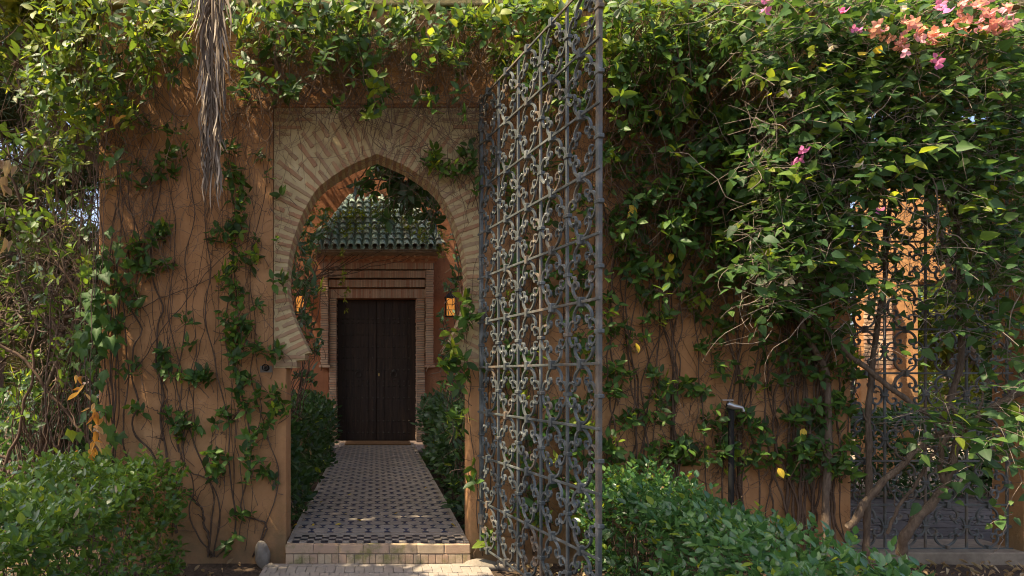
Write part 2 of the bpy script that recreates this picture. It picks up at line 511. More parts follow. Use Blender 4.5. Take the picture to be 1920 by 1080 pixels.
# ------------------------------------------------------------------ leaf templates: local +Y along the leaf, +Z its upper side
def leaf_template(w, tip=0.5, fold=0.22, droop=0.18, twist=0.0, heart=0.0, n=6):
    """elliptic blade folded along its midrib; returns verts, tris, mid (1 at midrib)"""
    v, mid = [], []
    ts = np.linspace(0, 1, n)
    for t in ts:
        hw = w * 0.5 * (math.sin(math.pi * t ** (0.85 - 0.3 * heart)) ** (0.8)) * (1 - 0.35 * tip * max(0, t - 0.5) * 2)
        if heart:
            hw = w * 0.5 * min(1.0, (t / 0.13) ** 0.5) * (1 - max(0, (t - 0.25) / 0.75) ** 1.5) ** 0.9 if t < 1 else 0
        z = -droop * t * t
        a = twist * t
        v.append((0, t, z))
        mid.append(1.0)
        if 0 < t < 1:
            for s_ in (-1, 1):
                v.append((s_ * hw * math.cos(a), t, z + fold * hw + s_ * hw * math.sin(a)))
                mid.append(0.0)
    f = []
    idx = [0] + [1 + 3 * i for i in range(n - 2)] + [1 + 3 * (n - 2)]
    for i in range(n - 1):
        a, b = idx[i], idx[i + 1]
        for s_ in (1, 2):
            al, bl = (a + s_ if 0 < i else None), (b + s_ if i + 1 < n - 1 else None)
            if al is None:
                tri = [(a, bl, b)]
            elif bl is None:
                tri = [(a, al, b)]
            else:
                tri = [(a, al, bl), (a, bl, b)]
            for q in tri:
                f.append(q if s_ == 1 else q[::-1])
    f = [t_[::-1] for t_ in f]
    return np.array(v), np.array(f), np.array(mid)


def ivy_template(k=0):
    ang = np.radians([-90, -150, -168, 170, 152, 128, 112, 90, 68, 52, 28, 10, -12, -30])
    rad = np.array([0.06, 0.42, 0.40, 0.48, 0.62, 0.52, 0.60, 1.0, 0.60, 0.52, 0.62, 0.48, 0.40, 0.42])
    x, y = rad * np.cos(ang) * 0.85, rad * np.sin(ang)
    z = 0.10 * np.sin(ang * 2 + k) - 0.16 * rad ** 2
    y = (y + 0.42) / 1.42
    x = x / 1.3
    v = np.vstack([[0, 0.30, 0.02], np.stack([x, y, z], 1)])
    f = np.array([(0, (i + 1) % 14 + 1, i + 1) for i in range(14)])
    md = np.concatenate([[1.0], np.where(np.isin(np.arange(14), [4, 7, 10, 0]), 0.8, 0)])
    return v, f[:, [0, 2, 1]], md


def bract_template(k=0):
    v, f, md = [], [], []
    for i in range(3):
        a = i * 2.1 + 0.2 * k
        tv, tf, tm = leaf_template(0.85, 0.4, 0.3, -0.25, 0.2 * (k - 1), n=5)
        tv = tv.copy()
        r = Matrix.Rotation(a, 3, 'Y') @ Matrix.Rotation(math.radians(42 + 8 * k), 3, 'X')
        tv = tv @ np.array(r).T
        f.append(tf + sum(len(q) for q in v))
        v.append(tv)
        md.append(tm * 0.9)
    return np.vstack(v), np.vstack(f), np.concatenate(md)


TPL = {
    'ell': [leaf_template(0.47, 0.4, 0.18, 0.12, 0.0), leaf_template(0.50, 0.4, 0.10, 0.26, 0.15), leaf_template(0.43, 0.5, 0.30, 0.03, -0.2)],
    'broad': [leaf_template(0.55, 0.2, 0.25, 0.10, 0.0), leaf_template(0.60, 0.2, 0.12, 0.2, 0.2), leaf_template(0.50, 0.2, 0.35, 0.02, -0.15)],
    'narrow': [leaf_template(0.20, 0.6, 0.3, 0.2), leaf_template(0.17, 0.6, 0.3, 0.05, 0.3)],
    'heart': [leaf_template(0.66, 0.5, 0.22, 0.16, 0.1, 1.0), leaf_template(0.60, 0.5, 0.10, 0.28, -0.2, 1.0), leaf_template(0.70, 0.5, 0.32, 0.06, 0.25, 1.0)],
    'ivy': [ivy_template(0), ivy_template(1.5), ivy_template(3)],
    'dry': [leaf_template(0.45, 0.5, 0.9, 0.75, 0.9), leaf_template(0.38, 0.5, 1.2, -0.5, -1.2)],
    'bract': [bract_template(0), bract_template(1), bract_template(2)],
    'clump': [],
}


def clump_template(seed, n=7, w=0.30):
    r = np.random.RandomState(seed)
    V, Fc, Md, k = [], [], [], 0
    for i in range(n):
        tv = np.array([(0, 0, 0), (-w / 2, 0.5, 0.04), (w / 2, 0.5, 0.04), (0, 1, -0.12)]) * (0.6 + 0.4 * r.rand())
        R_ = np.array(Matrix.Rotation(r.rand() * 6.28, 3, 'Z') @ Matrix.Rotation((r.rand() - 0.4) * 1.6, 3, 'X') @ Matrix.Rotation((r.rand() - 0.5) * 1.5, 3, 'Y'))
        V.append(tv @ R_.T + (r.rand(3) - 0.5) * 0.5)
        Fc.append(np.array([(0, 2, 1), (1, 2, 3)]) + k)
        Md.append(np.full(4, 0.2))
        k += 4
    return np.vstack(V), np.vstack(Fc), np.concatenate(Md)


TPL['clump'] = [clump_template(i) for i in range(4)]
TPL['needles'] = [clump_template(10 + i, 12, 0.10) for i in range(4)]
MESH_CACHE = {}


def leaf_mesh(kind, k, mat):
    key = (kind, k, mat)
    if key not in MESH_CACHE:
        v, f, md = TPL[kind][k]
        a = Acc()
        a.add(v, f3=f, col=np.stack([np.zeros(len(v)), md, v[:, 1]], 1))
        MESH_CACHE[key] = a.mesh('leaf_' + kind, MAT[mat], True)
    return MESH_CACHE[key]


def unit(v):
    v = np.asarray(v, float)
    return v / (np.linalg.norm(v, axis=-1, keepdims=True) + 1e-9)


class Leaves:
    """a set of leaf frames of one kind and material"""

    def __init__(s, kind, mat, name='leaf', label=None):
        s.kind, s.mat, s.name, s.label = kind, mat, name, label
        s.P, s.R = [], []

    def add(s, P, d, up, size, wid=1.0):
        P = np.asarray(P, float).reshape(-1, 3)
        d, up = unit(np.broadcast_to(d, P.shape)), np.broadcast_to(up, P.shape)
        x = unit(np.cross(d, up))
        n = np.cross(x, d)
        size = np.broadcast_to(np.asarray(size, float), (len(P),))[:, None]
        s.P.append(P)
        s.R.append(np.stack([x * size * wid, d * size, n * size], -1))

    def rosettes(s, P, A, k, size, theta=(50, 85), rs=None, spread=0.012, jit=0.35):
        """k leaves round each tip P with axis A"""
        P, A = np.asarray(P, float).reshape(-1, 3), unit(A)
        rs = rs or RS
        A = np.broadcast_to(A, P.shape)
        e1 = unit(np.cross(A, np.array([0.3, 0.2, 0.93]) + 0.01))
        e2 = np.cross(A, e1)
        ph0 = rs.rand(len(P)) * 6.28
        size = np.broadcast_to(np.asarray(size, float), (len(P),))
        for j in range(k):
            th = np.radians(theta[0] + (theta[1] - theta[0]) * (j + 0.5) / k + rs.randn(len(P)) * 10)
            ph = ph0 + j * 2.4 + rs.randn(len(P)) * jit
            side = np.cos(ph)[:, None] * e1 + np.sin(ph)[:, None] * e2
            d = np.cos(th)[:, None] * A + np.sin(th)[:, None] * side
            keep = rs.rand(len(P)) < 0.93
            q = P - A * (spread * j)
            up = A + rs.randn(len(P), 3) * 0.25 + np.array([0, 0, 0.35])
            sz = size * (0.55 + 0.55 * rs.rand(len(P)))
            s.add(q[keep], d[keep], up[keep], sz[keep])

    def arrays(s):
        if not s.P:
            return np.zeros((0, 3)), np.zeros((0, 3, 3))
        return np.concatenate(s.P), np.concatenate(s.R)


def in_frame(P, m=10):
    px = CX + F * P[:, 0] / P[:, 1]
    py = CY - F * (P[:, 2] - ZC) / P[:, 1]
    return (px > -m) & (px < 1920 + m) & (py > -m) & (py < 1080 + m) & (P[:, 1] > 0.3)


def grow(root, sets, max_obj=300, rs=None, front=3.0):
    """leaves of a plant: the nearest/largest max_obj as objects, the rest joined as stuff"""
    rs = rs or RS
    data = [(s, *s.arrays()) for s in sets]
    score, own = [], []
    for i, (s, P, R_) in enumerate(data):
        if len(P) == 0:
            continue
        sz = np.linalg.norm(R_[:, :, 1], axis=1)
        sc_ = sz / np.maximum(P[:, 1], 0.2) ** front * in_frame(P) * (0.9 + 0.2 * rs.rand(len(P)))
        score.append(sc_)
        own.append(np.stack([np.full(len(P), i), np.arange(len(P))], 1))
    if not score:
        return
    score, own = np.concatenate(score), np.concatenate(own)
    order = np.argsort(-score)
    chosen = [set() for _ in data]
    for j in order[:max_obj]:
        if score[j] > 0:
            chosen[own[j, 0]].add(int(own[j, 1]))
    base = wloc(root)
    for i, (s, P, R_) in enumerate(data):
        nv = len(TPL[s.kind])
        pick = np.zeros(len(P), bool)
        for j in chosen[i]:
            pick[j] = True
            o = bpy.data.objects.new(s.name, leaf_mesh(s.kind, rs.randint(nv), s.mat))
            o.parent = root
            M = np.eye(4)
            M[:3, :3] = R_[j]
            M[:3, 3] = P[j] - base
            o.matrix_basis = Matrix(M.tolist())
            if s.label:
                o['label'] = s.label
            COL.objects.link(o)
        rest = np.where(~pick)[0]
        if len(rest) == 0:
            continue
        a = Acc()
        var = rs.randint(nv, size=len(rest))
        for k in range(nv):
            J = rest[var == k]
            if len(J) == 0:
                continue
            v, f, md = TPL[s.kind][k]
            V = np.einsum('nij,vj->nvi', R_[J], v) + P[J][:, None, :]
            t = rs.rand(len(J))
            C = np.stack([np.repeat(t, len(v)), np.tile(md, len(J)), np.tile(v[:, 1], len(J))], 1)
            Fi = (f[None] + (np.arange(len(J)) * len(v))[:, None, None]).reshape(-1, 3)
            a.add(V.reshape(-1, 3), f3=Fi, col=C)
        a.build('foliage' if s.name == 'leaf' else s.name + '_mass', MAT[s.mat], root, True, 'stuff')


def wig(P, amp, n, rs, freq=3.0):
    """resample polyline P to n points with smooth wiggles"""
    Q = resample(catmull(P, 6), n)
    t = np.linspace(0, 1, n)
    for k in range(P.shape[1] if hasattr(P, 'shape') else 3):
        w = np.zeros(n)
        for h in (1, 2.1, 3.7):
            w += np.sin(t * freq * h * 6.28 + rs.rand() * 6.28) / h
        Q[:, k] += amp[k] * w
    return Q


print('helpers ready')

# ------------------------------------------------------------------ ground
a = Acc()
n = 60
g = np.concatenate([np.linspace(-300, -12, 8), np.linspace(-10, 12, 45), np.linspace(14, 300, 8)])
X_, Y_ = np.meshgrid(g, g + 4)
Z_ = -0.03 + 0.02 * np.sin(X_ * 2.3 + 1) * np.sin(Y_ * 1.9)
k = len(g)
idx = np.arange(k * k).reshape(k, k)
a.add(np.stack([X_, Y_, Z_], -1).reshape(-1, 3), f4=np.stack([idx[:-1, :-1], idx[:-1, 1:], idx[1:, 1:], idx[1:, :-1]], -1).reshape(-1, 4))
tag(a.build('ground', MAT['soil'], None, True), kind='structure')

# ------------------------------------------------------------------ unit brick meshes
def wavy_brick(seed, amp=0.20):
    """unit block x,z in +-0.5 with worn wavy long edges, y from 0 (front) to 1"""
    r = np.random.RandomState(seed)
    m = 7
    xs = np.linspace(-0.5, 0.5, m)
    top = 0.5 - amp * r.rand(m)
    bot = -0.5 + amp * r.rand(m)
    poly = [(x, z) for x, z in zip(xs, bot)] + [(x, z) for x, z in zip(xs[::-1], top)]
    L = len(poly)
    inner = [(x * 0.97, z * 0.86) for x, z in poly]
    v = [(x, 0.0, z) for x, z in inner] + [(x, 0.08, z) for x, z in poly] + [(x, 1.0, z) for x, z in poly]
    ac = Acc()
    f4, f3 = [], []
    for i in range(L):
        j = (i + 1) % L
        f4.append((i + L, j + L, j, i)[::-1])
        f4.append((i + 2 * L, j + 2 * L, j + L, i + L)[::-1])
    for i in range(m - 1):
        f4.append((i, i + 1, 2 * m - 2 - i, 2 * m - 1 - i))
    ac.add(v, f4=f4)
    return ac


def block_mesh(name, mat, seed, bev=0.08, amp=0.0):
    """bevelled unit block, all axes +-0.5"""
    bm = bmesh.new()
    bmesh.ops.create_cube(bm, size=1)
    r = np.random.RandomState(seed)
    bmesh.ops.bevel(bm, geom=bm.edges[:], offset=bev, segments=1, affect='EDGES')
    for v in bm.verts:
        v.co += Vector((r.rand(3) - 0.5) * amp)
    me = bpy.data.meshes.new(name)
    bm.to_mesh(me)
    bm.free()
    me.materials.append(mat)
    return me


WB = [wavy_brick(i).mesh('brick', MAT['arch_brick']) for i in range(8)]

# ------------------------------------------------------------------ garden wall with horseshoe arch
ZT = zw(19)
wall = thing('garden_wall', 'ochre plastered garden wall with a pointed horseshoe arch of brick, overgrown with creepers', 'wall', (0, YW, 0))
poly = [(185, 1100), (185, 19), (2080, 19), (2080, 1100), (1921, 1100), (1921, 185), (1596, 185), (1596, 1100), (880, 1100), (880, 690), (902, 690),
        (902, 200), (512, 200), (512, 690), (537, 690), (537, 1100)]
poly = [(xw(x), max(-0.1, zw(y))) for x, y in poly]
o = bm_obj('plaster_body', prism(poly, YW, YW + 0.28), MAT['plaster'], wall)
bevel(o, 0.012)
a = Acc()
a.box((xw(178), YW - 0.07, ZT + 0.002), (xw(2090), YW + 0.34, ZT + 0.11))
a.box((xw(178), YW - 0.04, ZT + 0.112), (xw(2090), YW + 0.31, ZT + 0.24))
bevel(a.build('coping', MAT['coping'], wall), 0.012)
a = Acc()
a.box((xw(500), YW - 0.018, zw(196)), (xw(914), YW + 0.02, zw(182)))
bevel(a.build('string_course', MAT['plaster'], wall), 0.006)

half = catmull([(580, 661), (572, 645), (560, 620), (547, 588), (540, 560), (537.5, 527), (540, 489), (546, 459), (556, 428), (569, 395), (593, 355), (624, 329), (660, 307), (707, 287)], 6)
AC = 707.0
right = half[::-1].copy()
right[:, 0] = 2 * AC - right[:, 0]
arch_px = np.vstack([half, right[1:]])               # left tip -> apex -> right tip
imp = [(580, 661), (584, 650)]
outline = [(513, 689.5), (513, 201), (901, 201), (901, 689.5), (859, 689.5), (859, 676), (843, 674), (843, 664), (834, 661)]
outline += [tuple(p) for p in arch_px[::-1]]
outline += [(571, 664), (571, 674), (555, 676), (555, 689.5)]
outline = [(xw(x), zw(y)) for x, y in outline]
arch = bm_obj('arch_surround', prism(outline, YW + 0.016, YW + 0.262), MAT['mortar'], wall)

rb = np.random.RandomState(3)


def arch_brick(cx, cz, L, H, ang, y0, depth):
    me = WB[rb.randint(8)]
    put('brick', me, arch, (cx, y0 + rb.rand() * 0.004, cz), (0, -ang, 0), (L, depth, H))


ap = np.stack([xw(arch_px[:, 0]), zw(arch_px[:, 1])], 1)
d = np.concatenate([[0], np.cumsum(np.linalg.norm(np.diff(ap, axis=0), axis=1))])
PX = YW / F
pitch = 14.2 * PX
nv = int(d[-1] / pitch)
for i in range(nv):
    s_ = (i + 0.5) * d[-1] / nv
    p = np.array([np.interp(s_, d, ap[:, 0]), np.interp(s_, d, ap[:, 1])])
    p1 = np.array([np.interp(s_ + 0.03, d, ap[:, 0]), np.interp(s_ + 0.03, d, ap[:, 1])])
    p0 = np.array([np.interp(s_ - 0.03, d, ap[:, 0]), np.interp(s_ - 0.03, d, ap[:, 1])])
    t = unit(p1 - p0)
    nrm = np.array([-t[1], t[0]])                    # outwards
    ang = math.atan2(nrm[1], nrm[0])
    runs = [(-0.6, 60), (66, 104)] if i % 2 else [(-0.6, 27), (33, 92)]
    lim = 105.0
    for r_ in np.arange(5, 106, 1.0):                # stop at the edge of the panel
        q = p + nrm * r_ * PX
        if q[0] < xw(516) or q[0] > xw(898) or q[1] > zw(205) or q[1] < zw(688):
            lim = r_
            break
    for r0, r1 in runs:
        r1 = min(r1, lim)
        if r1 - r0 < 6:
            continue
        r1 -= rb.rand() * 5 if r1 < lim else 0
        c = p + nrm * (r0 + r1) / 2 * PX
        arch_brick(c[0], c[1], (r1 - r0) * PX, (8.2 + rb.rand() * 2.2) * PX, ang, YW + 0.008, 0.12)
    # soffit headers behind the face brick
    c = p + nrm * 12 * PX
    arch_brick(c[0], c[1], 25.6 * PX, 8 * PX, ang, YW + 0.136 + rb.rand() * 0.006, 0.115)
# impost courses
for x0, x1, y0, y1 in [(516, 572.5, 665.5, 673.5), (516, 556.5, 677, 688.5)]:
    for mir in (0, 1):
        L, R_ = (x0, x1) if not mir else (2 * AC - x1, 2 * AC - x0)
        arch_brick(xw((L + R_) / 2), zw((y0 + y1) / 2), (R_ - L) * PX, (y1 - y0) * PX, 0, YW + 0.006, 0.26)
# level courses in the spandrels
dens = arch_px
for r_ in range(18):
    y = 209 + r_ * 14.0
    for side in (0, 1):
        x = 516.0 - (30 if r_ % 2 else 0) - rb.rand() * 4
        while x < (AC if y < 240 else 590):
            x0, x1 = max(516, x), min(x + 52 + rb.rand() * 12, AC - 3)
            good = [q for q in np.arange(x0, x1 + 0.1, 2) if np.min(np.hypot(dens[:, 0] - q, dens[:, 1] - y)) > 109]
            if len(good) > 4:
                L, R_ = good[0], good[-1]
                if side:
                    L, R_ = 2 * AC - R_, 2 * AC - L
                arch_brick(xw((L + R_) / 2), zw(y + rb.randn() * 0.4), (R_ - L) * PX, (7 + rb.rand() * 1.5) * PX, rb.randn() * 0.01, YW + 0.008, 0.12)
            x += 68

# ------------------------------------------------------------------ step and tiled path
ZS = 0.154
XL, XR = -0.70, 0.74
step = thing('entrance_step', 'low step of mossy beige tiles with a black and cream checkered edge in the archway', 'step', (0, 5.1, 0))
a = Acc()
a.box((XL + .006, 5.106, -0.05), (XR - .006, 5.47, ZS - 0.006))
a.build('core', MAT['grout'], step)
SB = [block_mesh('tile', MAT['step_tile'], i, 0.05, 0.03) for i in range(4)]
x = XL
ws = [(0.20 + 0.012 * rb.randn()) for _ in range(7)]
ws = np.array(ws) / sum(ws) * (XR - XL)
for w in ws:
    put('tile', SB[rb.randint(4)], step, (x + w / 2, 5.125, ZS - 0.036), None, (w - 0.004, 0.055, 0.068))
    x += w
ws = 0.058 + 0.006 * rb.randn(25)
ws = ws / ws.sum() * (XR - XL)
x = XL
for w in ws:
    put('tile', SB[rb.randint(4)], step, (x + w / 2, 5.125 + rb.randn() * 0.0012, 0.040), None, (w - 0.004, 0.055, 0.072))
    x += w
# flat top: border, checkers
FB = [block_mesh('tile', MAT['hex_tile'], 20 + i, 0.04, 0.01) for i in range(3)]
BB = [block_mesh('tile', MAT['black_tile'], 30 + i, 0.04, 0.01) for i in range(3)]
nx = 24
cw = (XR - XL - 0.085) / nx
for r_ in range(4):
    y = 5.198 + r_ * 0.058
    for c_ in range(nx):
        blk = (r_ + c_) % 2 == 0
        put('tile', (BB if blk else FB)[rb.randint(3)], step, (XL + 0.042 + cw * (c_ + .5), y, ZS - 0.004), (rb.randn() * .01, rb.randn() * .01, rb.randn() * .006),
            (cw - .004, 0.0545, 0.010))
for k_ in range(7):
    w = (XR - XL) / 7
    put('tile', FB[k_ % 3], step, (XL + w * (k_ + .5), 5.441, ZS - 0.004), None, (w - .004, 0.05, 0.010))
for s_ in (XL + 0.0195, XR - 0.0195):
    for k_ in range(2):
        put('tile', FB[k_], step, (s_, 5.226 + k_ * 0.118, ZS - 0.004), None, (0.034, 0.114, 0.0098))

path = Acc()
path.box((XL, 5.473, -0.05), (XR, 12.9, ZS - 0.003))
path = path.build('tiled_path', MAT['grout'], None)
tag(path, kind='structure')


def flat_tile(poly, mat, name, h=0.008):
    ac = Acc()
    m = len(poly)
    P = np.array(poly)
    c = P.mean(0)
    v = np.vstack([np.c_[c + (P - c) * 0.965, np.full(m, h)], np.c_[P, np.full(m, h * 0.6)], np.c_[P, np.zeros(m)]])
    f4, f3 = [], [(0, i, i + 1) for i in range(1, m - 1)]
    for i in range(m):
        j = (i + 1) % m
        f4 += [(i, i + m, j + m, j), (i + m, i + 2 * m, j + 2 * m, j + m)]
    ac.add(v, f3=f3, f4=f4)
    return ac, ac.mesh(name, mat)


HP, HR = 0.160, 0.135                                  # pitch across, pitch of rows
fl = 0.30 * HP
g_ = 0.0022
hexp = [(-HP / 2 + g_, 0), (-fl, -HR / 2 + g_), (fl, -HR / 2 + g_), (HP / 2 - g_, 0), (fl, HR / 2 - g_), (-fl, HR / 2 - g_)]
tb = HP / 2 - fl
trip = [(-tb + 2 * g_, HR / 2 - g_), (0, 2.5 * g_), (tb - 2 * g_, HR / 2 - g_)]
trip = trip[::-1]
hex_ac, hex_me = flat_tile(hexp, MAT['hex_tile'], 'tile')
tri_ac, tri_me = flat_tile(trip, MAT['navy_tile'], 'tile')
hv = [hex_ac, tri_ac]
far_h, far_t = Acc(), Acc()
n_h = n_t = 0
ncol = int((XR - XL) / HP) - 0
x_off = XL + ((XR - XL) - ncol * HP) / 2
for r_ in range(int((12.88 - 5.50) / HR)):
    y = 5.50 + HR / 2 + r_ * HR
    sh = HP / 2 if r_ % 2 else 0.0
    for c_ in range(ncol + (0 if sh == 0 else -1)):
        xc = x_off + HP * (c_ + 0.5) + sh
        tilt = (rb.randn() * .006, rb.randn() * .006, rb.randn() * .008)
        if n_h < 150:
            put('tile', hex_me, path, (xc, y, ZS - 0.005), tilt)
            n_h += 1
        else:
            V = hex_ac.v[0] + np.array([xc, y, ZS - 0.005 + rb.randn() * .0006])
            far_h.add(V, f3=hex_ac.f3[0], f4=hex_ac.f4[0], col=(rb.rand(), 0, 0))
    for c_ in range(ncol + 1 + (0 if sh == 0 else -1)):
        xc = x_off + HP * c_ + sh
        if xc < XL + 0.05 or xc > XR - 0.05:
            continue
        for up in (1, -1):
            if n_t < 150:
                put('tile', tri_me, path, (xc, y, ZS - 0.0052), (0, 0, 0 if up > 0 else math.pi))
                n_t += 1
            else:
                V = tri_ac.v[0] * np.array([up, up, 1]) + np.array([xc, y, ZS - 0.0052])
                far_t.add(V, f3=tri_ac.f3[0], f4=tri_ac.f4[0], col=(rb.rand(), 0, 0))
for ac, m_ in ((far_h, 'hex_tile'), (far_t, 'navy_tile')):
    ac.build('tile_field', MAT[m_], path, False, 'stuff')
# plain tiles along the two edges of the path
EB = block_mesh('tile', MAT['hex_tile'], 50, 0.04, 0.01)
for y in np.arange(5.50, 9.5, 0.16):
    for x in (XL + 0.016, XR - 0.016):
        put('tile', EB, path, (x, y + 0.08, ZS - 0.003), None, (0.03, 0.155, 0.010))

# brick paving in front of the step
pav = Acc()
pav.box((-0.86, 1.5, -0.06), (0.875, 5.098, -0.012))
pav = tag(pav.build('brick_pavement', MAT['grout'], None), kind='structure')
PB = [block_mesh('paver', MAT['paver'], 60 + i, 0.06, 0.03) for i in range(5)]
y = 5.09
row = 0
while y > 2.4:
    dpt = 0.075 if row == 0 else 0.155
    wd = 0.18 if row == 0 else 0.073
    x = -0.85 - (wd * 0.5 if row % 2 else 0)
    while x < 0.86:
        x0, x1 = max(x, -0.85), min(x + wd, 0.865)
        if x1 - x0 > 0.02:
            put('paver', PB[rb.randint(5)], pav, ((x0 + x1) / 2, y - dpt / 2, -0.002 + rb.randn() * .0015), (rb.randn() * .008, rb.randn() * .008, rb.randn() * .008),
                (x1 - x0 - 0.004, dpt - 0.004, 0.022))
        x += wd
    y -= dpt
    row += 1

# ------------------------------------------------------------------ courtyard house: wall, doorway, roof, door
YB = 13.0
sB = YB / F


def bx(px, Y=YB):
    return xw(px, Y)


def bz(py, Y=YB):
    return zw(py, Y)


house = thing('courtyard_house', 'red ochre house wall at the end of the tiled path behind the arch', 'house', (0, YB, 0))
poly = [(250, 1100), (250, 200), (1290, 200), (1290, 1100), (797, 1100), (797, 560), (616, 560), (616, 1100)]
poly = [(bx(x), max(-0.1, bz(y))) for x, y in poly]
bm_obj('wall', prism(poly, YB, YB + 0.4), MAT['plaster_red'], house)

dw = thing('brick_doorway', 'brick surround of the dark door with corbelled courses under a green tiled canopy', 'doorway', (0, YB, ZS))
HB = [block_mesh('brick', MAT['frieze_brick'], 80 + i, 0.10, 0.07) for i in range(6)]


def brick_pier(x0, x1, ytop, ybot, yf, depth):
    a = Acc()
    a.box((bx(x0) + .012, yf + .010, max(bz(ybot), ZS)), (bx(x1) - .012, yf + depth, bz(ytop)))
    a.build('mortar_bed', MAT['dark_mortar'], dw)
    z, top, i = max(bz(ybot), ZS), bz(ytop), 0
    h = (top - z) / round((top - z) / 0.0475)
    while z < top - 0.01:
        put('brick', HB[rb.randint(6)], dw, ((bx(x0) + bx(x1)) / 2 + rb.randn() * .003, yf + depth / 2 - 0.004 + rb.randn() * .002, z + h / 2),
            (0, 0, rb.randn() * .01), (bx(x1) - bx(x0) - 0.004, depth - 0.008, h - 0.010))
        z += h


for l, r_, pt, pb, yf, dp in [(602, 617, 508, 684, YB - 0.17, 0.168), (797, 812, 508, 684, YB - 0.17, 0.168),
                              (617.2, 632, 560, 832, YB - 0.09, 0.30), (780, 796.8, 560, 832, YB - 0.09, 0.30)]:
    brick_pier(l, r_, pt, pb, yf, dp)
for l, r_ in ((599.5, 619.5), (794.5, 814.5)):          # base slabs of the hanging pilasters
    a = Acc()
    a.box((bx(l), YB - 0.2, bz(689)), (bx(r_), YB - 0.002, bz(684.2)))
    a.build('corbel', MAT['frieze_brick'], dw)
# corbelled soldier courses
for (t, b_, l, r_, pr) in [(493, 507.6, 602, 812, 0.20), (509.5, 523, 617.3, 796.7, 0.165), (526, 540, 617.3, 796.7, 0.13), (543, 559.8, 617.3, 796.7, 0.095)]:
    bed, ac = Acc(), Acc()
    bed.box((bx(l) + .004, YB - pr + 0.012, bz(b_) + 0.002), (bx(r_) - .004, YB - 0.003, bz(t) - 0.004))
    bed.build('mortar_bed', MAT['dark_mortar'], dw)
    x = bx(l)
    while x < bx(r_) - 0.02:
        w = 0.030 + rb.rand() * 0.006
        ac.box((x + .0025, YB - pr + rb.rand() * .006, bz(b_) + rb.rand() * .006), (x + w - .0025, YB - pr + 0.06, bz(t) - rb.rand() * .006), col=(rb.rand(), 0, 0))
        x += w
    ac.build('brick_course', MAT['frieze_brick'], dw, False, 'stuff')
# sawtooth cornice under the eave
for k_, (py0, py1, out) in enumerate([(483.0, 491.0, 0.30), (475.5, 482.8, 0.44), (469.5, 475.3, 0.58)]):
    ac = Acc()
    l, r_ = 600 - 4 * k_, 814 + 4 * k_
    Yf = YB - out
    z0, z1 = bz(py1, Yf), bz(py0, Yf)
    ac.box((bx(l), Yf + 0.09, z0), (bx(r_), YB - 0.004, z1 - 0.002), col=(0.4, 0, 0))
    w = 0.135
    x = bx(l) + (w / 2 if k_ % 2 else 0)
    while x + w < bx(r_) + 0.01:
        v = [(x + 0.004, Yf + 0.088, z1 - .004), (x + w / 2, Yf, z1 - .004), (x + w - 0.004, Yf + 0.088, z1 - .004), (x + w / 2, Yf + 0.088, z0 + .004)]
        ac.add(v, f3=[(0, 1, 2), (0, 3, 1), (1, 3, 2), (0, 2, 3)], col=(rb.rand(), 0, 0))
        x += w
    ac.build('sawtooth_course', MAT['frieze_brick'], dw, False, 'stuff')

# green tiled canopy
roof = thing('tiled_canopy', 'small hipped canopy roof of green glazed barrel tiles above the dark door', 'roof', (0, YB, bz(490)))
YE = 12.2
ze, zt_ = zw(464, YE), zw(376, YB)
slope = np.array([YB - YE, zt_ - ze])
sl = np.linalg.norm(slope)
x0, x1 = xw(590, YE), xw(830, YE)
a = Acc()
hw = 0.62
v = [(x0, YE, ze - .05), (x1, YE, ze - .05), (x1 - hw, YB - .004, zt_ - .05), (x0 + hw, YB - .004, zt_ - .05), (x0, YB - .004, ze - .05), (x1, YB - .004, ze - .05),
     ]
a.add(v, f4=[(0, 1, 2, 3), (0, 4, 5, 1)], f3=[(0, 3, 4), (1, 5, 2)])
a.box((x0 + .03, YE + .06, ze - .075), (x1 - .03, YB - .006, ze - .056))
a.build('roof_bed', MAT['dark_mortar'], roof)


def barrel(mat, r0=0.064, r1=0.044, L=0.20, flip=False):
    ac = Acc()
    n = 9
    aa = np.linspace(0, math.pi, n)
    rows = []
    for (r_, y, th) in [(r0, 0, 0), (r1, L, 0)]:
        rows.append(np.c_[r_ * np.cos(aa), np.full(n, y), r_ * np.sin(aa)])
        rows.append(np.c_[(r_ - .013) * np.cos(aa), np.full(n, y), (r_ - .013) * np.sin(aa)])
    V = np.vstack(rows)
    if flip:
        V[:, 2] *= -1
    f = []
    for i in range(n - 1):
        f += [(i, i + 1, 2 * n + i + 1, 2 * n + i), (n + i, 3 * n + i, 3 * n + i + 1, n + i + 1), (i, n + i, n + i + 1, i + 1)]
    ac.add(V, f4=f)
    return ac, ac.mesh('roof_tile', mat, False)


cap_ac, cap_me = barrel(MAT['roof_tile'])
tilt = math.atan2(slope[1], slope[0])
ncols = 16
cp = (x1 - x0) / ncols
nrow = int(sl / 0.145)
gut = Acc()
for c_ in range(ncols):
    xc = x0 + cp * (c_ + 0.5)
    for r_ in range(nrow):
        s_ = r_ * sl / nrow
        inset = hw * s_ / sl
        if xc < x0 + inset - 0.02 or xc > x1 - inset + 0.02:
            continue
        p = (xc + rb.randn() * .004, YE - 0.05 + slope[0] * s_ / sl, ze + slope[1] * s_ / sl + 0.018)
        put('roof_tile', cap_me, roof, p, (tilt - 0.13 + rb.randn() * .02, 0, rb.randn() * .03), (1.02, 1, 1.0))
        # channel tile between the caps
        M = np.array(Matrix.Rotation(tilt, 3, 'X'))
        V = (cap_ac.v[0] * np.array([0.75, 1, -0.8])) @ M.T + np.array([xc + cp / 2, p[1] + .02, p[2] - .02])
        if c_ < ncols - 1:
            gut.add(V, f4=cap_ac.f4[0][:, ::-1], col=(0.8 + rb.rand() * .15, 0, 0))
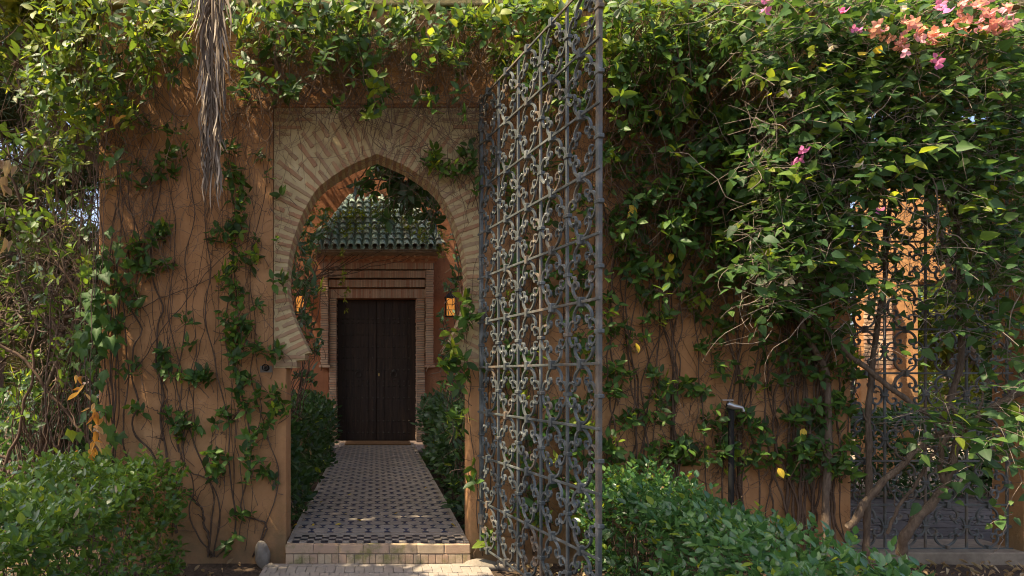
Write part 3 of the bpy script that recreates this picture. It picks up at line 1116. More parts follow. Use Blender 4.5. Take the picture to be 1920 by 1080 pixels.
gut.build('channel_tiles', MAT['roof_tile'], roof, False, 'stuff')
for s_, xa, xb in ((0, x0, x0 + hw), (1, x1, x1 - hw)):   # hip tiles
    for q in np.linspace(0, 0.93, 9):
        p = (xa + (xb - xa) * q, YE + slope[0] * q, ze + slope[1] * q + 0.045)
        put('roof_tile', cap_me, roof, p, (tilt * .9, 0, (-0.6 if s_ == 0 else 0.6)), (1, 1, 1.1))
for x in np.arange(x0 + hw, x1 - hw, 0.19):                # upright ridge tiles against the wall
    put('roof_tile', cap_me, roof, (x + .05, YB - 0.03, zt_ + 0.02), (math.radians(78), 0, 0), (1, 0.5, 0.6))

# the door
door = thing('studded_door', 'dark studded double wooden door with ring knockers and brass lock', 'door', (0, YB + 0.2, ZS))
for s_, (l, r_) in enumerate([(632.4, 705.6), (706.4, 779.6)]):
    x0_, x1_ = bx(l), bx(r_)
    lf = Acc()
    lf.box((x0_, YB + 0.17, ZS + .012), (x1_, YB + 0.22, bz(560.5)))
    leaf_o = lf.build('door_leaf', MAT['wood'], door)
    nb = 5
    bmh = block_mesh('plank', MAT['wood'], 99, 0.01, 0.0)
    for i in range(nb):
        w = (x1_ - x0_) / nb
        put('plank', bmh, leaf_o, (x0_ + w * (i + .5), YB + 0.16 + rb.rand() * .003, (ZS + bz(560.5)) / 2), None, (w - .006, 0.024, bz(560.5) - ZS - .03))
    st = Acc()
    for py in (596.5, 604.5, 626.5, 649.5, 671, 693.5, 715, 724, 746.5, 769, 790.5, 812.5):
        cols = (643, 652, 661.5, 670.5, 680, 689, 699) if s_ == 0 else (709.5, 719.5, 729, 739, 748, 758, 768)
        if py == 769:
            cols = cols[:1] + cols[-2:] if s_ == 0 else cols[:1] + cols[-1:]
        for px in cols:
            c = np.array([bx(px), YB + 0.147, bz(py)])
            V = [c + np.array([0, -0.016, 0])]
            for rr, yy in ((0.013, -0.010), (0.021, 0.0)):
                for q in range(8):
                    V.append(c + np.array([rr * math.cos(q * .785), yy, rr * math.sin(q * .785)]))
            f3 = [(0, 1 + q, 1 + (q + 1) % 8) for q in range(8)]
            f4 = [(1 + q, 9 + q, 9 + (q + 1) % 8, 1 + (q + 1) % 8) for q in range(8)]
            st.add(V, f3=f3, f4=f4)
    st.build('studs', MAT['stud'], door, True, 'stuff')
    kx, kz = bx(671.5 if s_ == 0 else 738.5), bz(697)
    kn = Acc()
    tt = np.linspace(0, 6.283, 21)
    kn.tube(np.c_[kx + 0.058 * np.cos(tt), np.full(21, YB + 0.132), kz - 0.05 + 0.058 * np.sin(tt)], 0.009, 6)
    kn.box((kx - .045, YB + .138, kz - .01), (kx + .045, YB + .149, kz + .04))
    kn.box((kx - .018, YB + .118, kz - .004), (kx + .018, YB + .1375, kz + .022))
    kn.build('knocker', MAT['stud'], door, True)
a = Acc()
a.box((bx(709.3), YB + .142, bz(705)), (bx(711.8), YB + .1495, bz(700)))
a.build('lock_plate', MAT['brass'], door)
a = Acc()
a.box((bx(617.5), YB + 0.21, bz(560) - .01), (bx(796.5), YB + 0.3, bz(545)))
a.box((bx(632) - .03, YB + 0.222, ZS), (bx(780) + .03, YB + 0.30, bz(560) - .012))
a.build('door_frame', MAT['wood'], door)
mat_ = Acc()
mm = at(645, 835, 12.3)
mat_.box((xw(646, 12.35), 12.33, ZS + .004), (xw(771, 12.35), 12.93, ZS + .03))
o = mat_.build('doormat', MAT['coir'])
tag(o, 'brown coir doormat on the tiles before the dark door', 'doormat')
bevel(o, 0.01)

# lit lanterns either side of the doorway
def lantern(px, py, Y, label):
    r = thing('wall_lantern', label, 'lantern', tuple(at(px, py, Y)), 'lit lanterns beside the doorway')
    c = at(px, py, Y)
    a = Acc()
    for sx in (-1, 1):
        for sy in (-1, 1):
            a.box(c + np.array([sx * .085 - .008, sy * .085 - .008, -.17]), c + np.array([sx * .085 + .008, sy * .085 + .008, .17]))
    for zz in (-.06, .05):
        for q in (-1, 1):
            a.box(c + np.array([-.077, q * .085 - .006, zz - .005]), c + np.array([.077, q * .085 + .006, zz + .005]))
    a.box(c + np.array([-.1, -.1, -.19]), c + np.array([.1, .1, -.171]))
    a.box(c + np.array([-.1, -.1, .171]), c + np.array([.1, .1, .19]))
    a.build('frame', MAT['black'], r)
    a = Acc()
    v = [c + np.array([x, y, .1905]) for x, y in ((-.11, -.11), (.11, -.11), (.11, .11), (-.11, .11))] + [c + np.array([0, 0, .31])]
    a.add(v, f3=[(0, 1, 4), (1, 2, 4), (2, 3, 4), (3, 0, 4)], f4=[(3, 2, 1, 0)])
    a.build('cap', MAT['black'], r)
    a = Acc()
    a.box(c + np.array([-.076, -.076, -.168]), c + np.array([.076, .076, .168]))
    a.build('glass', MAT['lamp'], r)
    a = Acc()
    a.tube([c + np.array([0, .0, .3]), c + np.array([0, .02, .36]), c + np.array([0, YB - c[1] - .003, .36])], 0.012, 6)
    a.build('bracket', MAT['black'], r)


lantern(844, 576, 12.75, 'lit amber wall lantern to the right of the brick doorway')
lantern(563, 572, 12.75, 'lit amber wall lantern among leaves left of the brick doorway')

# stone and fixtures by the arch
def boulder(name, c, r, seed, label, cat, mat='stone'):
    bm = bmesh.new()
    bmesh.ops.create_icosphere(bm, subdivisions=3, radius=1)
    q = np.random.RandomState(seed)
    ph = q.rand(6) * 6
    for v in bm.verts:
        s_ = 1 + 0.13 * math.sin(3 * v.co.x + ph[0]) * math.sin(2.5 * v.co.z + ph[1]) + 0.1 * math.sin(5 * v.co.y + ph[2] + 3 * v.co.z)
        v.co = Vector((v.co.x * r[0] * s_ + c[0], v.co.y * r[1] * s_ + c[1], v.co.z * r[2] * s_ + c[2]))
    return tag(bm_obj(name, bm, MAT[mat], None, True), label, cat)


boulder('rock', (xw(492, 5.1), 5.1, 0.07), (0.06, 0.05, 0.105), 4, 'upright grey stone leaning on the wall foot left of the step', 'rock')
boulder('rock', (xw(505, 4.98), 5.02, -0.01), (0.05, 0.05, 0.04), 5, 'small grey stone lying by the left corner of the step', 'rock')
boulder('rock', (xw(905, 5.02), 5.08, -0.01), (0.14, 0.07, 0.05), 6, 'flat grey stone at the wall foot right of the step', 'rock')
boulder('rock', (xw(955, 5.02), 5.08, -0.02), (0.10, 0.08, 0.06), 9, 'rough grey stone at the wall foot under the open gate', 'rock')

spot = thing('wall_spotlight', 'small black spotlight fixed to the plaster left of the arch foot', 'spotlight', (xw(500), YW, zw(690)))
a = Acc()
c = np.array([xw(500), YW, zw(690)])
a.tube([c + np.array([0, -.075, .004]), c + np.array([0, -.07, .004]), c + np.array([0, -.02, 0])], [0.022, 0.027, 0.027], 14)
a.build('lamp_body', MAT['black'], spot, True)
a = Acc()
a.box(c + np.array([-.05, -.006, -.035]), c + np.array([.045, -.0005, .018]))
a.build('back_plate', MAT['stone'], spot)
a = Acc()
a.tube([c + np.array([0, -.022, -.002]), c + np.array([0, -.004, -.004])], 0.012, 8)
a.build('neck', MAT['black'], spot)

gl = thing('garden_tap', 'black garden standpipe with a chrome fitting standing among creepers at the wall', 'garden tap', (xw(1371, 5.0), 5.0, 0))
a = Acc()
xb = xw(1371, 5.0)
a.tube([(xb, 5.0, 0), (xb, 5.0, zw(775, 5.0)), (xb - .008, 5.0, zw(758, 5.0))], [0.022, 0.021, 0.030], 12)
a.build('post', MAT['black'], gl, True)
a = Acc()
a.tube([(xb - .035, 4.985, zw(758, 5.)), (xb + .0, 4.97, zw(762, 5.)), (xb + .06, 4.96, zw(764, 5.)), (xb + .07, 4.958, zw(771, 5.))], [0.03, 0.025, 0.014, 0.013], 10)
a.build('spout', MAT['chrome'], gl, True)
a = Acc()
a.box((xb - .075, 4.975, zw(751, 5.)), (xb + .005, 5.0, zw(749, 5.)))
a.build('lever', MAT['chrome'], gl)

# ------------------------------------------------------------------ wrought iron
BW, BH = 0.335, 0.3530


def ribbon(pts2, thick, depth, taper=0.55):
    """flat bar bent along pts2 in the x-z plane"""
    P = resample(catmull(pts2, 6), 30)
    T = unit(np.gradient(P, axis=0))
    Nn = np.stack([-T[:, 1], T[:, 0]], 1)
    t = np.linspace(0, 1, len(P))
    th = thick * (1 - taper * np.maximum(0, np.maximum(0.12 - t, t - 0.88)) / 0.12 * 0.6)[:, None] / 2
    A, B = P + Nn * th, P - Nn * th
    m = len(P)
    V = np.zeros((m * 4, 3))
    for k, (Q, y) in enumerate(((A, -depth / 2), (B, -depth / 2), (B, depth / 2), (A, depth / 2))):
        V[k::4, 0], V[k::4, 1], V[k::4, 2] = Q[:, 0], y, Q[:, 1]
    f = []
    for i in range(m - 1):
        for k in range(4):
            f.append((i * 4 + k, i * 4 + (k + 1) % 4, i * 4 + 4 + (k + 1) % 4, i * 4 + 4 + k))
    f += [(3, 2, 1, 0), (m * 4 - 4, m * 4 - 3, m * 4 - 2, m * 4 - 1)]
    ac = Acc()
    ac.add(V, f4=f)
    return ac.mesh('scroll', MAT['iron'])


PA = np.array([(-.03, .475), (-.12, .44), (-.205, .375), (-.255, .29), (-.245, .205), (-.185, .165), (-.125, .185), (-.10, .245), (-.135, .285), (-.165, .262)])
PBu = [(-.452, .07), (-.415, .145), (-.345, .20), (-.27, .195), (-.222, .145), (-.23, .08), (-.28, .055), (-.312, .085)]
PB_ = np.array([(x, -z) for x, z in PBu[::-1]] + [(-.462, 0)] + PBu)
SCA = ribbon(PA * np.array([BW, BH]), 0.0115, 0.019)
SCB = ribbon(PB_ * np.array([BW, BH]), 0.0115, 0.019)


def iron_box(name, sx, sy, sz, bev):
    bm = bmesh.new()
    bmesh.ops.create_cube(bm, size=1)
    bmesh.ops.scale(bm, vec=(sx, sy, sz), verts=bm.verts)
    bmesh.ops.bevel(bm, geom=bm.edges[:], offset=bev, segments=1, affect='EDGES')
    me = bpy.data.meshes.new(name)
    bm.to_mesh(me)
    bm.free()
    me.materials.append(MAT['iron'])
    return me


def gate(name, label, group, loc, rotz, nx, nz, z0, thick_ends):
    """local x along the leaf, z up; z0 is the height of the lowest rung"""
    r = thing(name, label, 'gate', loc, group)
    r.rotation_euler = (0, 0, rotz)
    H = nz * BH
    kw = dict(world=False)
    me_v = iron_box('upright_bar', 0.0175, 0.0175, H + 0.02, 0.003)
    me_e = iron_box('upright_bar', 0.029, 0.029, H + 0.09, 0.004)
    for i in range(nx + 1):
        e = i in (0, nx) and thick_ends
        put('upright_bar', me_e if e else me_v, r, (i * BW + rb.randn() * .0012, rb.randn() * .001, z0 + H / 2), (rb.randn() * .0008, rb.randn() * .0008, rb.randn() * .05), **kw)
    me_h = iron_box('cross_bar', nx * BW + 0.07, 0.010, 0.0165, 0.0025)
    for j in range(nz + 1):
        put('cross_bar', me_h, r, (nx * BW / 2, -0.0145, z0 + j * BH), **kw)
    me_c = iron_box('collar', 0.030, 0.042, 0.056, 0.004)
    me_m = iron_box('collar', 0.052, 0.036, 0.024, 0.004)
    me_k = iron_box('clasp', 0.022, 0.028, 0.015, 0.003)
    for i in range(nx):
        for j in range(nz + 1):
            put('collar', me_c, r, ((i + .5) * BW, -0.010, z0 + j * BH), **kw)
        for j in range(nz):
            c = ((i + .5) * BW, 0, z0 + (j + .5) * BH)
            for sx in (1, -1):
                for sz in (1, -1):
                    put('scroll', SCA, r, c, (rb.randn() * .035, rb.randn() * .02, rb.randn() * .035), (sx * rb.uniform(.96, 1.03), 1, sz * rb.uniform(.97, 1.01)), **kw)
                    put('clasp', me_k, r, (c[0] - sx * .262 * BW, -0.001, c[2] + sz * .20 * BH), (0, sx * sz * 0.7, 0), **kw)
                put('scroll', SCB, r, c, (rb.randn() * .03, rb.randn() * .015, rb.randn() * .03), (sx, 1, rb.uniform(.96, 1.04)), **kw)
    for i in range(nx + 1):
        for j in range(nz):
            put('collar', me_m, r, (i * BW, 0.0015, z0 + (j + .5) * BH), **kw)
    return r


HY = 5.13
hinge = at(902.5, 704, HY)
dirv = np.array([419.0 / F * (HY * 0.685) - hinge[0], HY * 0.685 - HY])
rotz = math.atan2(dirv[1], dirv[0])
zb = zw(1022, HY)
BW = np.linalg.norm(dirv) / 5
BH = (zw(189, HY) - zb) / 10
SCA = ribbon(PA * np.array([BW, BH]), 0.0125, 0.0145)
SCB = ribbon(PB_ * np.array([BW, BH]), 0.0125, 0.0145)
g1 = gate('iron_gate', 'tall scrolled wrought iron gate standing open beside the arch', None, (hinge[0], HY, 0), rotz, 5, 10, zb, True)
a = Acc()
for j in (0.6, 5.2, 9.4):
    z = zb + j * BH
    a.tube([(hinge[0], HY, z - .04), (hinge[0], HY, z + .04)], 0.028, 10)
    a.box((hinge[0] - .006, HY + .02, z - .02), (hinge[0] + .03, YW + .03, z + .02))
ho = a.build('hinge_set', MAT['iron'], None)
ho.parent = g1
ho.matrix_parent_inverse = Matrix.Identity(4)
ho.matrix_basis = (Matrix.Translation((hinge[0], HY, 0)) @ Matrix.Rotation(rotz, 4, 'Z')).inverted()
ho.name = 'hinge'

# closed gate in the opening on the right
x0 = xw(1599)
BW = (xw(1911) - x0) / 4
BH = 83.6 * YW / F
SCA = ribbon(PA * np.array([BW, BH]), 0.0125, 0.0145)
SCB = ribbon(PB_ * np.array([BW, BH]), 0.0125, 0.0145)
z0 = zw(1028, YW + .1)
g2 = gate('iron_gate', 'closed scrolled iron grille in the wall opening under the bougainvillea', None, (x0, YW + 0.1, 0), 0, 4, 10, z0, False)
a = Acc()
a.box((xw(1597), YW - 0.02, -0.05), (xw(1930), YW + 0.42, 0.07))
bevel(tag(a.build('threshold_kerb', MAT['dark_mortar']), 'worn mossy kerb under the closed iron grille', 'kerb'), 0.012)

# ------------------------------------------------------------------ plants
def W(px, py, off):
    px, py, off = np.broadcast_arrays(np.asarray(px, float), np.asarray(py, float), np.asarray(off, float))
    Y = YW - off
    return np.stack([(px - CX) * Y / F, Y, ZC + (CY - py) * Y / F], -1)


class Plant:
    def __init__(s, name, label, cat, loc, seed, leaf=('ell', 'leaf'), young=0.12, group=None, stem='stem', twig='twig', front=3.0):
        s.root = thing(name, label, cat, loc, group)
        s.rs = np.random.RandomState(seed)
        s.main = Leaves(*leaf)
        s.young = Leaves(leaf[0], 'leaf_young')
        s.extra = []
        s.yf, s.front = young, front
        s.stems, s.twigs = Acc(), Acc()
        s.sm, s.tm = stem, twig

    def kind(s, kind, mat, name='leaf', label=None):
        L = Leaves(kind, mat, name, label)
        s.extra.append(L)
        return L

    def stem(s, pts, r0, r1, amp=6, n=26, off=(0.02, 0.05), world=False, sides=6, freq=2.2):
        rs = s.rs
        if not world:
            pts = np.asarray(pts, float)
            o = rs.uniform(*off) if isinstance(off, tuple) else off
            if pts.shape[1] == 2:
                pts = W(pts[:, 0], pts[:, 1], o)
            else:
                pts = W(pts[:, 0], pts[:, 1], pts[:, 2])
        q = wig(np.asarray(pts, float), np.array([amp * .0042, amp * .0018, amp * .0012]), n, rs, freq)
        if not world:
            q[:, 1] = np.minimum(q[:, 1], YW - 0.6 * max(r0, r1) - 0.001)
        s.stems.tube(q, np.linspace(r0, r1, n) * (1 + 0.12 * np.sin(np.arange(n) * 1.7)), sides)
        if n >= 30 and not world:
            for _ in range(4):                       # side shoots fork off and taper
                i = rs.randint(n // 6, n - 4)
                sg, L = rs.choice((-1, 1)), rs.uniform(.12, .5)
                b0 = q[i]
                e = b0 + np.array([sg * L * rs.uniform(.25, .9), -rs.uniform(0, .03), L * rs.uniform(.1, .9)])
                sh = wig(np.array([b0, b0 + (e - b0) * np.array([.35, .5, .65]), e]), np.array([.008, .002, .006]), 16, rs)
                sh[:, 1] = np.minimum(sh[:, 1], YW - .004)
                sh[0] = b0
                rr = r0 + (r1 - r0) * i / n
                s.stems.tube(sh, np.linspace(rr * .5, .0012, 16), 5)
        return q

    def tips(s, P, A, size, k=6, twig=0.25, young=None, theta=(50, 88)):
        rs = s.rs
        P = np.asarray(P, float)
        A = unit(A)
        m = rs.rand(len(P)) < (s.yf if young is None else young)
        ks = 7 if k > 6 else k
        for sel, L in ((~m, s.main), (m, s.young)):
            if sel.any():
                half = rs.rand(sel.sum()) < 0.5
                Pi, Ai = P[sel], A[sel]
                sz = size * (0.8 + 0.35 * rs.rand(len(Pi)))
                for hsel, kk in ((half, ks), (~half, max(3, ks - 2))):
                    if hsel.any():
                        L.rosettes(Pi[hsel], Ai[hsel], kk, sz[hsel], theta, rs)
        if twig:
            for p, a_ in zip(P, A):
                l = twig * (0.5 + rs.rand())
                e = p - a_ * l * 0.5 + np.array([rs.randn() * .3 * l, rs.rand() * l * .5, -l * (0.25 + .5 * rs.rand())])
                e[1] = min(e[1], YW - 0.006) if p[1] < YW else e[1]
                md = (p + e) / 2 + rs.randn(3) * l * .12 - a_ * .1 * l
                s.twigs.tube(resample(catmull([p, md, e], 4), 7), np.linspace(.0016, .0034, 7), 4)

    def blob(s, px, py, rx, ry, n, off=(0.06, 0.3), size=0.105, k=6, up=0.35, twig=0.25, young=None, gauss=False):
        rs = s.rs
        n = int(round(n * (1.4 if px < 1125 else 1.75)))
        if gauss:
            u = rs.randn(n, 2) * 0.5
        else:
            a_, r_ = rs.rand(n) * 6.283, np.sqrt(rs.rand(n))
            u = np.c_[r_ * np.cos(a_), r_ * np.sin(a_)]
        P = W(px + rx * u[:, 0], py + ry * u[:, 1], rs.uniform(off[0], off[1], n))
        A = np.c_[rs.randn(n) * .45, -0.65 + rs.randn(n) * .3, up + rs.randn(n) * .4]
        s.tips(P, A, size, k, twig, young)

    def tangle(s, x0, y0, x1, y1, n, ln=90, off=(0.01, 0.12), r=(0.0012, 0.003), vert=0.35):
        rs = s.rs
        for _ in range(n):
            p = np.array([rs.uniform(x0, x1), rs.uniform(y0, y1)])
            a_ = rs.rand() * 6.28
            L = ln * (0.4 + rs.rand())
            pts, o = [], rs.uniform(*off)
            for j in range(6):
                pts.append([p[0], p[1], max(0.006, o)])
                a_ += rs.randn() * .75
                p = p + np.array([math.cos(a_) * (1 - vert), math.sin(a_)]) * L / 5
                o += rs.randn() * .02
            q = np.array(pts)
            s.twigs.tube(catmull(W(q[:, 0], q[:, 1], q[:, 2]), 2), np.linspace(rs.uniform(*r), r[0] * .7, 11), 3)

    def done(s, max_obj=300):
        if s.stems.n:
            s.stems.build('stem', MAT[s.sm], s.root, True)
        if s.twigs.n:
            s.twigs.build('twigs', MAT[s.tm], s.root, True, 'stuff')
        grow(s.root, [s.main, s.young] + s.extra, max_obj, s.rs, s.front)


# --- creeper with bare stems on the left half of the wall
v = Plant('climbing_vine', 'creeper with bare wavy stems and scattered leaf rosettes on the plaster left of the arch', 'climbing plant', (xw(400, 5.1), 5.12, 0), 11)
for pts, r0 in [
    ([(330, 1000), (318, 900), (315, 850), (300, 780), (308, 740), (290, 690), (294, 650), (301, 600), (306, 575), (286, 520), (281, 440), (302, 360), (300, 280)], .0115),
    ([(335, 1000), (290, 860), (256, 820), (250, 790), (262, 760), (246, 710), (250, 650), (265, 620), (248, 580), (256, 540), (262, 450), (240, 380), (250, 300)], .010),
    ([(250, 900), (234, 835), (233, 800), (238, 700), (236, 600), (233, 560), (240, 470), (226, 400), (225, 300)], .008),
    ([(215, 930), (212, 860), (216, 800), (206, 720), (216, 620), (222, 560), (212, 480), (214, 380)], .008),
    ([(392, 1045), (400, 940), (381, 880), (361, 820), (341, 760), (331, 700), (345, 620), (352, 540), (350, 470), (362, 400), (350, 280)], .008),
    ([(396, 1045), (385, 985), (372, 945), (348, 925), (338, 922)], .013),
    ([(402, 1045), (410, 960), (392, 900), (352, 880), (330, 800), (340, 700), (318, 600), (322, 500), (330, 420), (315, 330)], .007),
    ([(405, 1045), (440, 1000), (431, 900), (431, 800), (406, 700), (386, 600), (396, 500), (381, 400), (392, 300), (385, 200)], .008),
    ([(470, 1045), (500, 985), (452, 960), (470, 880), (461, 780), (441, 700), (426, 640), (431, 520), (441, 420), (430, 300), (445, 200)], .008),
    ([(480, 1040), (520, 900), (498, 800), (470, 700), (478, 600), (470, 500), (490, 380), (505, 300), (508, 220)], .006),
    ([(398, 1045), (370, 1000), (356, 960), (360, 900), (344, 850), (350, 760), (362, 690), (366, 640)], .007),
    ([(235, 720), (290, 640), (350, 560), (400, 500), (430, 470), (480, 445)], .005),
    ([(225, 600), (300, 560), (380, 530), (420, 505), (470, 500)], .004),
    ([(210, 560), (235, 500), (250, 420), (225, 340), (232, 260)], .007),
    ([(260, 480), (290, 380), (260, 300), (280, 220)], .006),
    ([(400, 620), (470, 640), (500, 640), (515, 600), (512, 540)], .0035),
]:
    v.stem(pts, r0 * .95, r0 * .45, amp=2.4, n=60, freq=3)
v.tangle(205, 150, 510, 480, 220, 120, r=(.0014, .0034))
v.tangle(205, 480, 510, 1000, 130, 110, r=(.001, .0024))
for i in range(16):
    x = v.rs.uniform(215, 500)
    ys = np.linspace(v.rs.uniform(800, 1040), v.rs.uniform(180, 420), 6)
    v.stem(np.c_[x + np.cumsum(v.rs.randn(6) * 14), ys], v.rs.uniform(.0022, .0045), .0016, amp=v.rs.uniform(2, 5), n=60, freq=v.rs.uniform(2, 4))
for (px, py, rx, ry, n) in [(430, 395, 30, 60, 9), (425, 300, 26, 30, 5), (470, 470, 26, 30, 5), (425, 510, 24, 30, 5), (440, 545, 26, 22, 6), (452, 590, 22, 20, 4), (448, 625, 28, 22, 6),
                            (440, 655, 24, 18, 4), (500, 650, 40, 16, 5), (455, 700, 22, 20, 4), (470, 735, 26, 20, 5), (508, 745, 28, 22, 6), (490, 810, 30, 24, 5), (520, 765, 20, 16, 3),
                            (435, 770, 24, 18, 4), (330, 770, 20, 12, 3), (332, 806, 22, 14, 4), (370, 705, 26, 14, 5), (352, 715, 16, 12, 2), (318, 695, 18, 16, 4), (318, 655, 18, 10, 2),
                            (245, 690, 20, 12, 3), (255, 760, 16, 10, 2), (405, 858, 28, 18, 5), (405, 880, 22, 16, 4), (385, 800, 20, 12, 2), (470, 855, 22, 16, 3), (475, 890, 24, 14, 3),
                            (505, 885, 24, 18, 3), (455, 960, 22, 14, 2), (425, 1010, 26, 16, 3), (350, 600, 16, 14, 2), (350, 635, 12, 8, 1), (262, 470, 24, 26, 5), (285, 445, 22, 20, 4),
                            (300, 500, 22, 20, 3), (245, 560, 20, 18, 3), (320, 285, 40, 20, 4), (318, 320, 24, 12, 2), (260, 230, 40, 20, 3), (415, 440, 24, 24, 4), (520, 520, 16, 20, 2), (500, 300, 26, 30, 2),
                            (480, 560, 18, 16, 2), (520, 430, 14, 20, 1), (525, 350, 12, 16, 1), (420, 590, 14, 12, 2), (230, 520, 26, 30, 6), (300, 430, 24, 18, 4), (275, 500, 20, 16, 3), (215, 600, 20, 20, 4), (240, 330, 40, 30, 4), (330, 240, 20, 20, 3), (440, 350, 24, 40, 5)]:
    v.blob(px, py, rx, ry, n, (0.05, 0.16), 0.089, 7, twig=0.16, young=0.10 if py < 500 else 0.02)
v.done()

# --- dense leafy corner on the left
v = Plant('corner_creeper', 'dense sunlit creeper spilling over the left corner of the wall', 'climbing plant', (xw(200, 5.1), 5.12, 0), 12, young=0.3)
for (px, py, rx, ry, n) in [(200, 60, 110, 70, 40), (120, 150, 80, 60, 26), (180, 200, 70, 60, 26), (290, 50, 60, 50, 22), (310, 110, 50, 40, 16), (230, 120, 60, 50, 16), (250, 190, 50, 40, 10),
                            (110, 80, 60, 70, 18), (60, 130, 40, 70, 10), (100, 240, 70, 50, 16), (170, 280, 60, 40, 12), (320, 10, 50, 30, 14), (130, 10, 80, 30, 18)]:
    v.blob(px, py, rx, ry, n, (-0.05 if px < 170 else 0.05, 0.55), 0.098, 7, twig=0.35)
for (px, py, rx, ry, n) in [(130, 330, 60, 40, 8), (90, 400, 50, 60, 7), (150, 440, 40, 60, 7), (110, 520, 50, 60, 6), (180, 520, 40, 40, 6), (60, 470, 40, 50, 5)]:
    v.blob(px, py, rx, ry, n, (-0.1, 0.3), 0.088, 6, twig=0.3, young=0.15)
for i in range(11):
    x = v.rs.uniform(120, 215)
    pts = [(x + v.rs.randn() * 8, 940), (x + v.rs.randn() * 14, 700), (x + v.rs.randn() * 18, 450), (x + v.rs.randn() * 22, 200), (x + v.rs.randn() * 30, 40)]
    v.stem(pts, v.rs.uniform(.003, .008), .002, amp=5, n=40, off=(0.0, 0.25) if x < 180 else (.02, .1))
v.tangle(60, 60, 330, 500, 150, 160, off=(0.02, 0.35), r=(.0012, .0035))
v.tangle(60, 450, 200, 900, 36, 150, off=(0.0, 0.3), r=(.0012, .003))
# long pale hanging shoots
for x, y0, y1 in [(181, 190, 560), (176, 230, 620), (196, 200, 500), (170, 540, 840), (206, 0, 260)]:
    q = wig(W(np.array([x + 3, x, x - 4.]), np.array([y0, (y0 + y1) / 2, y1]), 0.35), np.array([.006, .006, .0]), 30, v.rs)
    v.twigs.tube(q, .0035, 4)
v.done()

# --- lobed ivy hanging down the corner, with dry orange leaves
v = Plant('ivy', 'lobed green ivy with dry orange leaves hanging down the left wall corner', 'ivy', (xw(180, 5.05), 5.05, 0), 13, leaf=('ivy', 'leaf_ivy'), young=0)
for (px, py, rx, ry, n) in [(178, 480, 26, 40, 12), (185, 560, 34, 40, 22), (180, 620, 34, 40, 30), (168, 655, 30, 30, 18), (195, 590, 30, 40, 14), (220, 480, 30, 40, 8), (230, 450, 20, 30, 4), (175, 760, 26, 40, 8), (150, 800, 16, 16, 3),
                            (165, 850, 20, 16, 4), (205, 780, 16, 30, 5), (215, 815, 16, 14, 3)]:
    P = W(px + v.rs.randn(n) * rx * .6, py + v.rs.randn(n) * ry * .6, v.rs.uniform(.05, .3, n))
    dd = np.c_[v.rs.randn(n) * .6, -.3 + v.rs.randn(n) * .2, -0.7 + v.rs.randn(n) * .4]
    v.main.add(P, dd, np.array([0, -.8, .55]) + v.rs.randn(n, 3) * .3, v.rs.uniform(.085, .16, n))
dl = v.kind('dry', 'leaf_dry', 'dry_leaf', 'dry orange leaf')
for (px, py, n, rx, ry) in [(150, 695, 2, 5, 6), (156, 735, 4, 8, 12), (172, 770, 6, 10, 14), (178, 800, 5, 8, 12), (168, 845, 5, 10, 8), (178, 832, 3, 8, 8), (200, 200, 4, 12, 12), (215, 225, 3, 8, 12)]:
    P = W(px + v.rs.randn(n) * rx, py + v.rs.randn(n) * ry, v.rs.uniform(.32, .42, n))
    dl.add(P, np.c_[v.rs.randn(n) * .5, -.3 + v.rs.randn(n) * .3, -.8 + v.rs.randn(n) * .3], np.array([0.3, -.8, .3]) + v.rs.randn(n, 3) * .5, v.rs.uniform(.055, .10, n), 1.1)
yl = v.kind('ivy', 'leaf_young', 'leaf')
P = W(np.array([130, 140, 190, 172, 165.]), np.array([800, 850, 835, 860, 872.]), .36)
yl.add(P, np.c_[v.rs.randn(5) * .6, -.3 * np.ones(5), -.6 * np.ones(5)], np.array([0, -.7, .6]) + v.rs.randn(5, 3) * .3, .13)
for x in (165, 175, 188, 205):
    v.stem([(x + 8, 440), (x - 4, 560), (x + 4, 680), (x - 6, 800), (x, 930)], .004, .003, amp=4, n=30, off=(.1, .2))
v.done()

# --- hanging creeper over the arch
v = Plant('hanging_creeper', 'leafy creeper with tangled dark twigs hanging from the coping above the brick arch', 'climbing plant', (xw(640, 5.1), 5.12, 3.3), 14, young=0.16)
for (px, py, rx, ry, n) in [(520, 60, 80, 50, 26), (620, 70, 70, 50, 26), (700, 60, 60, 40, 18), (470, 20, 60, 30, 12), (580, 15, 80, 25, 16), (700, 15, 80, 22, 14), (780, 40, 60, 40, 16), (800, 90, 46, 40, 12),
                            (650, 110, 60, 36, 10), (570, 105, 50, 30, 8), (520, 150, 40, 24, 5), (545, 165, 16, 26, 4), (700, 130, 32, 30, 6), (720, 160, 22, 18, 3), (640, 185, 16, 14, 2), (700, 195, 18, 26, 4),
                            (805, 185, 22, 20, 3), (850, 130, 30, 40, 5), (860, 60, 60, 50, 18), (900, 20, 50, 25, 12), (470, 100, 40, 40, 9), (470, 165, 36, 24, 5), (690, 215, 14, 12, 1), (860, 215, 10, 10, 1)]:
    v.blob(px, py, rx, ry, n, (0.05, 0.5), 0.098, 7, twig=0.3)
v.tangle(440, 60, 930, 215, 560, 140, off=(0.012, 0.22), r=(.0016, .004), vert=0.1)
v.tangle(520, 180, 900, 330, 60, 150, off=(0.008, 0.05), r=(.001, .0022), vert=0.1)
v.tangle(512, 330, 560, 520, 18, 90, off=(0.008, 0.05), r=(.001, .002))
v.tangle(760, 200, 900, 330, 40, 190, off=(0.01, 0.08), r=(.0016, .0034), vert=0.1)
